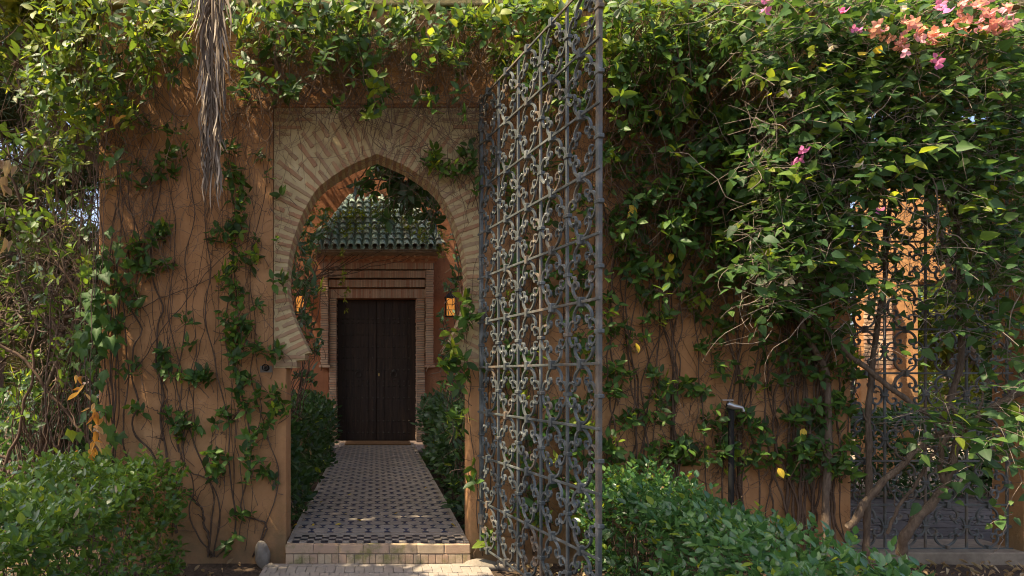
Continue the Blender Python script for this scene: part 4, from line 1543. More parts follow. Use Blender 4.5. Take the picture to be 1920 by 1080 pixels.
# the curved sunlit shoots
for pts, r_ in [([(745, 20), (700, 70), (690, 100), (686, 130), (692, 145), (676, 150), (660, 145), (645, 143), (632, 110)], .0042), ([(770, 10), (735, 60), (700, 72), (680, 72)], .004),
                ([(715, 156), (745, 180), (780, 215), (830, 250), (890, 290)], .004), ([(720, 226), (780, 250), (820, 300), (850, 330), (880, 360)], .004), ([(560, 152), (590, 140), (605, 143)], .003)]:
    q = catmull(W(np.array(pts)[:, 0], np.array(pts)[:, 1], 0.3 if pts[0][1] < 100 else .1), 6)
    v.twigs.tube(q, np.linspace(r_, r_ * .6, len(q)), 5)
v.done()

# --- creeper over the right shoulder of the arch
v = Plant('arch_sprig', 'dark leafed sprig with bare twigs lying across the right shoulder of the brick arch', 'climbing plant', (xw(850), 5.15, 2.6), 15, young=0.06)
for (px, py, rx, ry, n) in [(812, 288, 16, 14, 4), (835, 312, 20, 14, 4), (872, 300, 22, 18, 5), (852, 322, 12, 8, 2), (892, 345, 10, 18, 3), (805, 300, 10, 8, 2), (880, 280, 12, 12, 2)]:
    v.blob(px, py, rx, ry, n, (0.05, 0.14), 0.088, 6, twig=0.12)
v.tangle(800, 260, 900, 440, 36, 110, off=(.01, .06), r=(.001, .0025))
v.stem([(905, 420), (880, 330), (850, 300), (805, 295)], .004, .002, amp=1.5)
v.stem([(900, 250), (860, 330), (880, 420)], .003, .0015, amp=1.5)
v.done()
v = Plant('climbing_vine', 'bright leafed vine shoot hanging at the right foot of the brick arch', 'climbing plant', (xw(880), 5.12, 1.2), 16, young=0.2)
for (px, py, rx, ry, n) in [(884, 560, 18, 14, 2), (874, 595, 20, 14, 3), (856, 612, 16, 12, 2), (845, 650, 16, 10, 2), (858, 672, 24, 12, 4), (838, 692, 14, 10, 2), (864, 722, 20, 20, 3), (862, 790, 20, 18, 3), (880, 890, 16, 14, 2), (912, 1008, 12, 12, 2)]:
    v.blob(px, py, rx, ry, n, (0.03, 0.2), 0.112, 6, twig=0.18, up=.15)
v.stem([(900, 1000), (892, 900), (880, 800), (885, 720), (872, 650), (885, 560), (896, 480)], .004, .002, amp=3, n=40)
v.stem([(886, 760), (860, 740), (835, 700)], .003, .0015, amp=2)
v.done()

# --- behind the open gate
v = Plant('hanging_creeper', 'bright sunlit creeper with narrow leaves on the wall top behind the open gate', 'climbing plant', (xw(1010, 5.1), 5.12, 3.3), 17, young=0.35)
for (px, py, rx, ry, n) in [(960, 50, 70, 60, 26), (1040, 60, 60, 60, 28), (1000, 130, 60, 50, 20), (1090, 60, 40, 60, 14), (940, 110, 40, 40, 9), (1080, 150, 40, 60, 12), (990, 15, 80, 25, 18), (1060, 210, 40, 40, 7)]:
    v.blob(px, py, rx, ry, n, (0.05, 0.5), 0.098, 7, twig=0.3)
v.tangle(920, 60, 1130, 320, 150, 120, off=(0.01, 0.2))
v.done()
v = Plant('climbing_vine', 'creeper with bright leaves growing up the plaster behind the open gate', 'climbing plant', (xw(1020, 5.1), 5.14, 0), 18, young=0.25)
for i in range(13):
    x = v.rs.uniform(920, 1130)
    v.stem([(x + v.rs.randn() * 10, 1040), (x + v.rs.randn() * 12, 850), (x + v.rs.randn() * 16, 650), (x + v.rs.randn() * 16, 450), (x + v.rs.randn() * 20, 250)], v.rs.uniform(.004, .008), .003, amp=5, n=50, freq=3)
for (px, py, rx, ry, n) in [(1080, 330, 40, 60, 8), (1010, 330, 50, 60, 7), (1090, 440, 40, 60, 9), (1000, 480, 50, 50, 8), (1040, 560, 60, 50, 9), (960, 600, 40, 50, 6), (1090, 640, 40, 60, 9), (1000, 700, 50, 50, 8),
                            (1080, 760, 40, 50, 8), (960, 760, 40, 60, 6), (1020, 840, 50, 50, 8), (1080, 880, 40, 60, 12), (970, 900, 40, 60, 5), (1040, 960, 50, 50, 8), (1100, 980, 30, 50, 8), (1000, 400, 60, 40, 8), (1080, 540, 40, 40, 8), (950, 680, 40, 40, 6), (1040, 780, 50, 40, 8), (990, 980, 40, 40, 6), (1090, 820, 30, 40, 7), (950, 330, 30, 40, 5)]:
    v.blob(px, py, rx, ry, n, (0.05, 0.25), 0.094, 6, twig=0.18, young=0.25)
v.tangle(920, 250, 1130, 1000, 300, 120, r=(.0014, .0036))
v.done()

# --- right half of the wall
v = Plant('hanging_creeper', 'deep green creeper tumbling from the coping right of the open gate', 'climbing plant', (xw(1280, 5.1), 5.12, 3.2), 19, young=0.10)
for (px, py, rx, ry, n) in [(1180, 40, 60, 50, 28), (1270, 30, 60, 40, 26), (1350, 40, 60, 50, 26), (1200, 110, 60, 40, 22), (1290, 100, 60, 50, 26), (1370, 120, 60, 50, 20), (1160, 150, 36, 36, 10), (1280, 160, 50, 30, 12),
                            (1400, 80, 50, 60, 18), (1220, 60, 100, 50, 20), (1150, 90, 30, 60, 12)]:
    v.blob(px, py, rx, ry, n, (0.05, 0.55), 0.098, 7, twig=0.3)
for (px, py, rx, ry, n) in [(1175, 165, 26, 16, 4), (1300, 240, 50, 40, 11), (1250, 240, 26, 20, 5), (1330, 205, 50, 30, 8), (1370, 250, 40, 50, 10), (1310, 330, 50, 40, 12), (1340, 380, 50, 40, 12), (1280, 390, 36, 30, 6), (1390, 330, 40, 60, 10),
                            (1340, 440, 40, 36, 8), (1380, 480, 40, 50, 10), (1410, 410, 40, 60, 14), (1180, 230, 40, 40, 9), (1230, 200, 40, 40, 10), (1350, 300, 60, 50, 12), (1260, 330, 40, 40, 7), (1400, 230, 50, 60, 14), (1420, 500, 40, 50, 12), (1370, 420, 40, 40, 8), (1160, 300, 36, 50, 8), (1220, 360, 44, 40, 8), (1180, 430, 44, 40, 7), (1250, 440, 44, 44, 8), (1310, 450, 44, 44, 8), (1210, 520, 50, 30, 6), (1330, 520, 44, 44, 7), (1290, 280, 40, 30, 6), (1440, 420, 50, 60, 10)]:
    v.blob(px, py, rx, ry, n, (0.05, 0.4), 0.098, 7, twig=0.25)
v.tangle(1130, 60, 1460, 420, 560, 130, off=(.01, .2), r=(.0015, .0038), vert=.15)
v.done()
v = Plant('climbing_vine', 'creeper with many dark stems and small leaf tufts right of the open gate', 'climbing plant', (xw(1300, 5.1), 5.14, 0), 20, young=0.10)
for i in range(30):
    x = v.rs.uniform(1135, 1590)
    t = v.rs.randint(240, 520)
    ys = np.linspace(1055, t, 6)
    xs = x + np.cumsum(v.rs.randn(6) * 17)
    v.stem(np.c_[xs, ys], v.rs.uniform(.004, .010), .0035, amp=v.rs.uniform(2.5, 7), n=70, freq=v.rs.uniform(1.5, 3.5), off=(.015, .09))
for x in (1480, 1492, 1505, 1518, 1530, 1512, 1390):
    v.stem([(x + v.rs.randn() * 12, 1055), (x + v.rs.randn() * 12, 820), (x + v.rs.randn() * 12, 700), (x - 20 + v.rs.randn() * 12, 600), (x + v.rs.randn() * 20, 480)], v.rs.uniform(.009, .017), .008, amp=3, n=50)
for (px, py, rx, ry, n) in [(1160, 270, 36, 36, 6), (1180, 350, 36, 20, 5), (1215, 300, 20, 14, 3), (1190, 385, 40, 14, 5), (1160, 420, 30, 30, 4), (1190, 470, 30, 24, 5), (1230, 510, 30, 20, 3), (1165, 520, 30, 24, 4), (1200, 560, 30, 18, 3),
                            (1240, 600, 30, 16, 4), (1200, 640, 26, 20, 3), (1160, 690, 26, 20, 4), (1230, 715, 24, 20, 4), (1150, 730, 16, 16, 3), (1270, 725, 30, 16, 5), (1315, 725, 26, 12, 4), (1170, 790, 24, 24, 4), (1260, 830, 40, 30, 9),
                            (1300, 850, 40, 24, 9), (1230, 860, 40, 20, 8), (1340, 800, 30, 40, 6), (1370, 860, 40, 30, 7), (1385, 775, 22, 14, 4), (1368, 830, 18, 30, 4), (1400, 800, 20, 20, 4), (1300, 560, 26, 20, 3), (1335, 590, 30, 10, 3), (1370, 610, 26, 12, 3),
                            (1350, 690, 30, 24, 4), (1440, 610, 26, 40, 5), (1420, 700, 24, 40, 4), (1520, 640, 36, 40, 8), (1540, 690, 36, 24, 7), (1480, 770, 20, 20, 3), (1530, 780, 40, 26, 7), (1520, 830, 40, 30, 8), (1560, 860, 36, 30, 8),
                            (1590, 800, 24, 60, 7), (1560, 760, 30, 30, 5), (1600, 700, 24, 30, 5), (1460, 860, 30, 20, 4), (1595, 880, 30, 30, 6), (1500, 880, 30, 20, 5), (1150, 600, 24, 50, 7), (1200, 420, 40, 50, 6), (1280, 450, 40, 40, 7), (1290, 520, 40, 40, 7), (1220, 770, 40, 30, 6), (1440, 560, 40, 40, 8), (1480, 620, 40, 50, 9), (1560, 620, 40, 60, 10), (1420, 830, 30, 40, 7), (1330, 640, 30, 20, 4), (1150, 850, 24, 40, 8), (1470, 690, 30, 30, 5)]:
    v.blob(px, py, rx, ry, n, (0.04, 0.22), 0.088, 6, twig=0.18, young=0.10)
ye = v.kind('broad', 'leaf_yellow', 'yellow_leaf', 'yellow leaf')
P = W(np.array([1459, 1508, 1222, 1228, 1180, 1190, 1192, 1260]), np.array([877, 803, 215, 205, 385, 394, 643, 475.]), .2)
ye.add(P, np.c_[v.rs.randn(8) * .5, -.3 * np.ones(8), -.7 * np.ones(8)], np.array([0, -.8, .3]) + v.rs.randn(8, 3) * .3, .085)
v.tangle(1135, 250, 1590, 620, 330, 170, off=(.008, .14), r=(.0016, .0040), vert=.2)
v.tangle(1135, 600, 1590, 980, 150, 160, off=(.008, .12), r=(.0014, .0034), vert=.2)
v.done()

# --- bougainvillea
v = Plant('bougainvillea', 'large bougainvillea with heart shaped leaves and coral flowers over the right of the wall', 'bougainvillea', (xw(1700, 5.0), 5.0, 0), 21, leaf=('heart', 'leaf_boug'), young=0.0, stem='bark', twig='grey_twig')
rs = v.rs


def boug(px, py, rx, ry, n, off=(0.05, 0.75), size=0.092):
    P = W(px + rx * np.clip(rs.randn(n) * .6, -1.6, 1.6), py + ry * np.clip(rs.randn(n) * .6, -1.6, 1.6), rs.uniform(off[0], off[1], n))
    m = max(1, n // 4)                               # leaves gather along short shoots
    C = P[rs.randint(n, size=m)]
    for c in C:
        a_ = unit(np.array([rs.randn() * .8, -.4 + rs.randn() * .4, -.05 + rs.randn() * .4]))
        q = 5
        t = (np.arange(q) / q * .30)[:, None]
        Pq = c + a_ * t + np.array([0, 0, -0.22]) * t ** 2 * 3
        sd = unit(np.cross(a_, [0, 0, 1.]))
        sgn = np.where(np.arange(q) % 2, 1, -1)[:, None]
        dd = a_ * .55 + sd * sgn * .8 + rs.randn(q, 3) * .45 + np.array([0, -.15, -.28])
        L = v.main if rs.rand() > .07 else v.young
        L.add(Pq + dd * .02, dd, np.array([0, -.42, .78]) + rs.randn(q, 3) * .48, size * rs.uniform(.45, 1.25, q))
        v.twigs.tube(np.vstack([c - a_ * .15 + np.array([0, .1, -.05]), Pq]), .0018, 3)


for (px, py, rx, ry, n) in [(1480, 40, 80, 60, 300), (1600, 60, 90, 70, 330), (1720, 60, 90, 70, 330), (1850, 60, 80, 70, 280), (1450, 130, 60, 60, 200), (1560, 160, 80, 60, 280), (1680, 180, 90, 60, 300), (1800, 180, 80, 60, 220), (1900, 170, 50, 70, 150),
                            (1500, 240, 60, 60, 210), (1600, 270, 80, 60, 260), (1720, 260, 80, 60, 220), (1840, 270, 70, 60, 190), (1920, 280, 40, 70, 90), (1450, 330, 60, 60, 190), (1540, 340, 70, 60, 220), (1640, 330, 60, 40, 140), (1780, 330, 60, 50, 150), (1880, 370, 50, 60, 130),
                            (1470, 420, 60, 60, 200), (1560, 420, 60, 60, 180), (1630, 400, 30, 40, 30), (1820, 400, 60, 50, 120), (1900, 450, 40, 60, 90), (1460, 500, 50, 50, 140), (1540, 500, 50, 40, 110), (1600, 520, 40, 40, 60), (1800, 500, 50, 40, 60), (1880, 520, 50, 40, 60), (1440, 570, 40, 30, 50), (1620, 470, 30, 30, 40), (1840, 450, 60, 60, 90), (1890, 600, 50, 50, 70), (1790, 570, 40, 40, 40), (1640, 590, 30, 60, 36), (1900, 690, 40, 50, 50)]:
    boug(px, py, rx, ry, int(n * 1.45))
for (px, py, rx, ry, n) in [(1760, 780, 50, 20, 40), (1840, 770, 60, 26, 90), (1900, 790, 40, 40, 70), (1780, 820, 40, 30, 40), (1850, 830, 50, 30, 70), (1740, 850, 40, 20, 24), (1800, 880, 40, 20, 30), (1900, 860, 30, 30, 40), (1720, 790, 40, 14, 20), (1910, 920, 20, 40, 24)]:
    boug(px, py, rx, ry, int(n * .62), (0.3, 0.8), 0.095)
# trunks and canes
for pts, r0, r1 in [
    ([(1690, 1040, .35), (1700, 1000, .4), (1745, 945, .42), (1775, 900, .40), (1790, 850, .4), (1805, 810, .4), (1850, 770, .5), (1930, 730, .6)], .036, .018),
    ([(1772, 905, .40), (1762, 870, .42), (1770, 830, .45), (1790, 800, .42), (1782, 760, .4), (1768, 795, .45)], .018, .010),
    ([(1590, 990, .2), (1625, 940, .25), (1670, 890, .3), (1720, 845, .3), (1760, 815, .3), (1800, 790, .35)], .030, .016),
    ([(1480, 560, .1), (1540, 610, .15), (1610, 680, .2), (1680, 735, .22), (1740, 775, .25), (1800, 805, .28)], .020, .018),
    ([(1660, 1000, .25), (1700, 930, .28), (1740, 870, .3), (1790, 800, .3)], .012, .009),
    ([(1760, 800, .12), (1790, 720, .1), (1805, 640, .1), (1800, 540, .12), (1790, 400, .2), (1780, 200, .3)], .024, .016),
    ([(1622, 1050, .12), (1632, 760, .1), (1640, 640, .1), (1660, 500, .12), (1672, 380, .2), (1690, 250, .3)], .026, .014),
    ([(1548, 1060, .15), (1550, 930, .15), (1555, 820, .12), (1545, 700, .1), (1500, 600, .12), (1480, 450, .2), (1500, 250, .3)], .030, .016),
    ([(1800, 810, .35), (1870, 760, .4), (1935, 690, .4)], .02, .015),
]:
    v.stem(pts, r0, r1, amp=2.2, n=44, sides=8)
for i in range(330):                                 # grey canes and twigs among the leaves
    x, y = rs.uniform(1390, 1930), rs.uniform(0, 620)
    a_ = rs.rand() * 6.28
    L = rs.uniform(50, 190)
    o = rs.uniform(.05, .75)
    pts = [(x, y, o)]
    for j in range(5):
        a_ += rs.randn() * .5
        x, y, o = x + math.cos(a_) * L / 5, y + math.sin(a_) * L / 5, max(.02, o + rs.randn() * .05)
        pts.append((x, y, o))
    q = np.array(pts)
    v.twigs.tube(catmull(W(q[:, 0], q[:, 1], q[:, 2]), 2), np.linspace(rs.uniform(.002, .0045), .0012, 11), 4)
v.tangle(1400, 60, 1920, 560, 800, 90, off=(.1, .78), r=(.0013, .0030))
for pts in [([(1770, 430, .75), (1830, 470, .8), (1890, 500, .85), (1940, 520, .9)]), ([(1750, 330, .7), (1760, 400, .7), (1755, 470, .7), (1770, 540, .7)]), ([(1620, 480, .7), (1580, 420, .7), (1555, 440, .7), (1540, 460, .7)]),
            ([(1890, 760, .7), (1925, 700, .7)]), ([(1885, 960, .6), (1882, 1000, .6), (1870, 1030, .55), (1855, 1040, .5)]), ([(1880, 830, .7), (1892, 880, .7), (1886, 960, .6)]), ([(1850, 300, .8), (1900, 350, .8), (1930, 370, .8)])]:
    q = np.array(pts)
    q = wig(W(q[:, 0], q[:, 1], q[:, 2]), np.array([.008, .004, .008]), 30, rs)
    v.twigs.tube(q, np.linspace(.0045, .002, 30), 5)
for (px, py, n, mat, sp) in [(1640, 55, 8, 'bract', 13), (1665, 60, 7, 'bract', 12), (1705, 45, 12, 'bract', 14), (1720, 60, 10, 'bract', 13), (1692, 80, 12, 'bract', 14), (1752, 65, 10, 'bract', 13), (1765, 58, 6, 'bract', 10), (1800, 40, 12, 'bract', 14), (1812, 60, 8, 'bract', 12),
                             (1838, 12, 12, 'bract', 14), (1850, 22, 8, 'bract', 12), (1852, 45, 12, 'bract', 14), (1872, 50, 8, 'bract', 12), (1892, 45, 7, 'bract', 10), (1816, 20, 6, 'bract', 10), (1886, 20, 4, 'bract', 8), (1770, 10, 5, 'bract_pink', 9),
                             (1805, 3, 3, 'bract', 8), (1604, 53, 4, 'bract_pink', 6), (1576, 21, 3, 'bract_pink', 6), (1430, 5, 4, 'bract_pink', 9), (1434, 22, 2, 'bract_pink', 4), (1757, 108, 3, 'bract_pink', 5), (1755, 118, 3, 'bract_pink', 6),
                             (1492, 300, 4, 'bract_pink', 7), (1508, 283, 2, 'bract_pink', 4), (1652, 400, 2, 'bract_pink', 4), (1610, 315, 3, 'bract_dry', 6), (1480, 178, 2, 'bract_dry', 5), (1560, 88, 3, 'bract_dry', 6), (1478, 523, 2, 'bract_dry', 5), (1690, 15, 3, 'bract_dry', 6)]:
    fl_ = v.kind('bract', mat, 'flower', {'bract': 'coral flower', 'bract_pink': 'pink flower', 'bract_dry': 'faded papery flower'}[mat])
    P = W(px + rs.randn(n) * sp * .6, py + rs.randn(n) * sp * .6, rs.uniform(.72, .92, n))
    fl_.add(P, np.array([0, -.6, .3]) + rs.randn(n, 3) * .6, rs.randn(n, 3), rs.uniform(.028, .046, n))
yl = v.kind('heart', 'leaf_yellow', 'yellow_leaf', 'yellow leaf')
P = W(np.array([1610, 1642, 1600]), np.array([104, 102, 45.]), .85)
yl.add(P, rs.randn(3, 3), np.array([0, -.7, .7]), .085)
v.front = 5.0
v.done()


# --- clipped hedges
def hedge(label, x0, x1, y0, y1, zt, mat, seed, n, leaf=0.056, name='hedge', kind='broad', ragged=0.06, cat='hedge', objs=300, zb=0.0, young=0.08, group=None, twn=90, twmat='twig'):
    p = Plant(name, label, cat, ((x0 + x1) / 2, (y0 + y1) / 2, zb), seed, leaf=(kind, mat), young=young, twig=twmat, group=group)
    rs = p.rs
    # sprig bases over top and sides, pushed inside by a random depth
    A = [(x1 - x0) * (y1 - y0) * 1.3, (y1 - y0) * (zt - zb), (y1 - y0) * (zt - zb), (x1 - x0) * (zt - zb), (x1 - x0) * (zt - zb)]
    f = rs.choice(5, n, p=np.array(A) / sum(A))
    u, w = rs.rand(n), rs.rand(n)
    dp = np.abs(rs.randn(n)) * 0.07
    dp = np.where(rs.rand(n) < .10, -rs.uniform(0, .07, n), dp)
    P = np.zeros((n, 3))
    Nm = np.zeros((n, 3))
    for k, (nx_, ny, nz) in enumerate([(0, 0, 1), (-1, 0, 0), (1, 0, 0), (0, -1, 0), (0, 1, 0)]):
        m = f == k
        q = m.sum()
        xx = x0 + (x1 - x0) * (u[m] if nx_ == 0 else np.full(q, (nx_ + 1) / 2))
        yy = y0 + (y1 - y0) * ((w[m] if nz else u[m]) if ny == 0 else np.full(q, (ny + 1) / 2))
        zz = zb + (zt - zb) * (np.ones(q) if nz else np.maximum(0.05, w[m]))
        P[m] = np.stack([xx, yy, zz], 1)
        Nm[m] = (nx_, ny, nz)
    bulge = ragged * (np.sin(P[:, 0] * 5 + 1) + np.sin(P[:, 1] * 4.1 + 2 * P[:, 2]) + np.sin(P[:, 2] * 7 + P[:, 1] * 2)) / 2
    P += Nm * (bulge - dp)[:, None]
    gap = np.sin(P[:, 1] * 3.1 + P[:, 2] * 4 + seed) + np.sin(P[:, 1] * 7.3 - P[:, 2] * 6.1 + P[:, 0] * 4) + rs.randn(n) * .5
    kp = (gap < 1.25) | (Nm[:, 2] > .5)
    P, Nm, n = P[kp], Nm[kp], int(kp.sum())
    ax = Nm * .7 + np.array([0, 0, .55]) + rs.randn(n, 3) * .35
    ax = unit(ax)
    for k in range(6):
        t = (k - 2) * leaf * .42
        ph = k * 2.4 + rs.rand(n) * 1.5
        e1 = unit(np.cross(ax, [0.2, .3, .91]))
        e2 = np.cross(ax, e1)
        th = np.radians(72 - 8 * k + rs.randn(n) * 10)
        d_ = np.cos(th)[:, None] * ax + np.sin(th)[:, None] * (np.cos(ph)[:, None] * e1 + np.sin(ph)[:, None] * e2)
        m = rs.rand(n) < .9
        L = p.main
        yy = rs.rand(n) < young * (k >= 3)
        for sel, L in ((m & ~yy, p.main), (m & yy, p.young)):
            L.add((P + ax * t)[sel], d_[sel], (ax + np.array([0, 0, .4]) + rs.randn(n, 3) * .2)[sel], leaf * rs.uniform(.65, 1.2, sel.sum()))
    br = p.kind('dry', 'leaf_brown', 'dry_leaf', 'dead brown leaf')
    J = rs.choice(n, max(4, n // 50), replace=False)
    br.add(P[J], rs.randn(len(J), 3), rs.randn(len(J), 3), leaf * rs.uniform(.7, 1.1, len(J)))
    for j in rs.choice(n, n // 16, replace=False):   # cut twig ends poking out
        p.twigs.tube(np.array([P[j] - ax[j] * .10, P[j] - ax[j] * .02 + rs.randn(3) * .01, P[j] + ax[j] * rs.uniform(.02, .09)]), np.array([.003, .0026, .0018]), 4)
    for _ in range(twn):
        q = np.array([rs.uniform(x0 + .06, x1 - .06), rs.uniform(y0 + .06, y1 - .06), zb])
        e = np.array([q[0] + rs.randn() * .18, q[1] + rs.randn() * .18, zb + (zt - zb) * rs.uniform(.5, 1.0)])
        e[0], e[1] = np.clip(e[0], x0, x1), np.clip(e[1], y0, y1)
        p.twigs.tube(wig(np.array([q, (q + e) / 2 + rs.randn(3) * .03, e]), np.array([.008, .008, .004]), 12, rs), np.linspace(rs.uniform(.003, .008), .002, 12), 4)
    p.done(objs)
    return p


hedge('clipped green hedge in the left foreground, its far end sunlit against the wall', -2.35, -1.47, 1.5, 4.88, 0.79, 'leaf_hedge', 31, 3300, 0.053, twn=170)
hedge('clipped blue green hedge in the right foreground beside the gate', 1.56, 2.13, 1.6, 4.80, 0.70, 'leaf_hedge2', 32, 3000, 0.053, twn=150)
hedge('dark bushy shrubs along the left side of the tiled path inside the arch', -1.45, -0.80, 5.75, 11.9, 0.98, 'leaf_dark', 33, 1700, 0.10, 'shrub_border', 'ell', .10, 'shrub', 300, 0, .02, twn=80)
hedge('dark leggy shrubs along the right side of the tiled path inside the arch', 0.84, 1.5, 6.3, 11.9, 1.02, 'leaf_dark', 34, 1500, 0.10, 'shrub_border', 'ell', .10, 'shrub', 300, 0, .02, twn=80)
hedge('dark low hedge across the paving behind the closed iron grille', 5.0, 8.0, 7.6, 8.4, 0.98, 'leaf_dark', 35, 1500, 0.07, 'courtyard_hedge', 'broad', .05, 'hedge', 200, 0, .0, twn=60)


# --- leafy growth inside the courtyard, seen through the arch
def loose(name, label, seed, base, blobs, leaf, mat, size, k=6, stems=6, cat='shrub', young=.05, down=False, tw=.2, objs=300, group=None):
    p = Plant(name, label, cat, base, seed, leaf=(leaf, mat), young=young, group=group)
    rs = p.rs
    for (px, py, Y0, Y1, rx, ry, n) in blobs:
        Y = rs.uniform(Y0, Y1, n)
        a_, r_ = rs.rand(n) * 6.283, np.sqrt(rs.rand(n))
        x, y = px + rx * r_ * np.cos(a_), py + ry * r_ * np.sin(a_)
        P = np.stack([(x - CX) * Y / F, Y, ZC + (CY - y) * Y / F], -1)
        A = np.c_[rs.randn(n) * .6, -.4 + rs.randn(n) * .4, (-.5 if down else .45) + rs.randn(n) * .4]
        p.tips(P, A, size, k, tw)
        for j in range(min(stems, n)):
            b = np.array(base) + np.array([rs.randn() * .08, rs.randn() * .12, 0])
            p.stems.tube(wig(np.array([b, (b * .5 + P[j] * .5) + rs.randn(3) * .1, P[j]]), np.array([.02, .02, .02]), 20, rs), np.linspace(.012, .003, 20), 5)
    p.done(objs)
    return p


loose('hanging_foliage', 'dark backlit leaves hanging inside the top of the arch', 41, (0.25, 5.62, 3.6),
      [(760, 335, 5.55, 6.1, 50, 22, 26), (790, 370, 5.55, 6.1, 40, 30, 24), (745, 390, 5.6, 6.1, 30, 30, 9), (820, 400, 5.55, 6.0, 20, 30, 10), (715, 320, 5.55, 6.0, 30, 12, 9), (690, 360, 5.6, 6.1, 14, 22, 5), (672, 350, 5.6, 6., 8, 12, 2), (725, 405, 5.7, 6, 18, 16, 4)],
      'ell', 'leaf_dark', 0.115, 6, 3, 'climbing plant', .0, True)  # dark leaf colour paints in the backlit look
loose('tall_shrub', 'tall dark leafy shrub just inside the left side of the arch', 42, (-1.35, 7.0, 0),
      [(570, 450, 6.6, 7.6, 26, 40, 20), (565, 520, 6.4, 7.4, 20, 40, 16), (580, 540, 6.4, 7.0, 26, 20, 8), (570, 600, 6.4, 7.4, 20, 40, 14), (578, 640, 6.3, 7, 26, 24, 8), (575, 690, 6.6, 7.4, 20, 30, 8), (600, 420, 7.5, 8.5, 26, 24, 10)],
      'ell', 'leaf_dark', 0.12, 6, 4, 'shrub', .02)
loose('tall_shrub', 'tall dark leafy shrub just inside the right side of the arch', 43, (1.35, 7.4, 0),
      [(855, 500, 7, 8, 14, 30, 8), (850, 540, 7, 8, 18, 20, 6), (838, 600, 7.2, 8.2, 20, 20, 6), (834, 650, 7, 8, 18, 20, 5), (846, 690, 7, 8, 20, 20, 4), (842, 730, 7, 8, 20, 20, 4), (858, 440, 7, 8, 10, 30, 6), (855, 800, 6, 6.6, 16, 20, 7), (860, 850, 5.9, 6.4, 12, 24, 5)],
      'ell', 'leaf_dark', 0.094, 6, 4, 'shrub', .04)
loose('roof_creeper', 'fine leafed creeper sprawling over the left end of the green tiled canopy', 44, (-1.55, 12.6, 3.2),
      [(600, 410, 12.0, 12.5, 26, 40, 40), (590, 450, 11.9, 12.3, 16, 30, 22), (640, 420, 12.2, 12.5, 40, 16, 26), (660, 400, 12.3, 12.6, 40, 10, 16), (710, 425, 12.1, 12.35, 20, 12, 10), (765, 415, 12.2, 12.5, 30, 16, 14), (820, 440, 12.0, 12.4, 16, 20, 16), (830, 470, 12, 12.3, 12, 16, 12), (800, 420, 12.2, 12.6, 16, 20, 10),
       (640, 500, 11.95, 12.0, 5, 50, 12), (650, 560, 11.95, 12., 4, 22, 5), (580, 480, 11.9, 12.3, 12, 30, 10), (690, 395, 12.3, 12.6, 40, 14, 22), (740, 400, 12.3, 12.6, 40, 14, 20), (660, 430, 12.1, 12.35, 26, 12, 12), (790, 440, 12.0, 12.3, 18, 12, 9)],
      'broad', 'leaf_tree', 0.085, 5, 1, 'climbing plant', .10, False, .1)


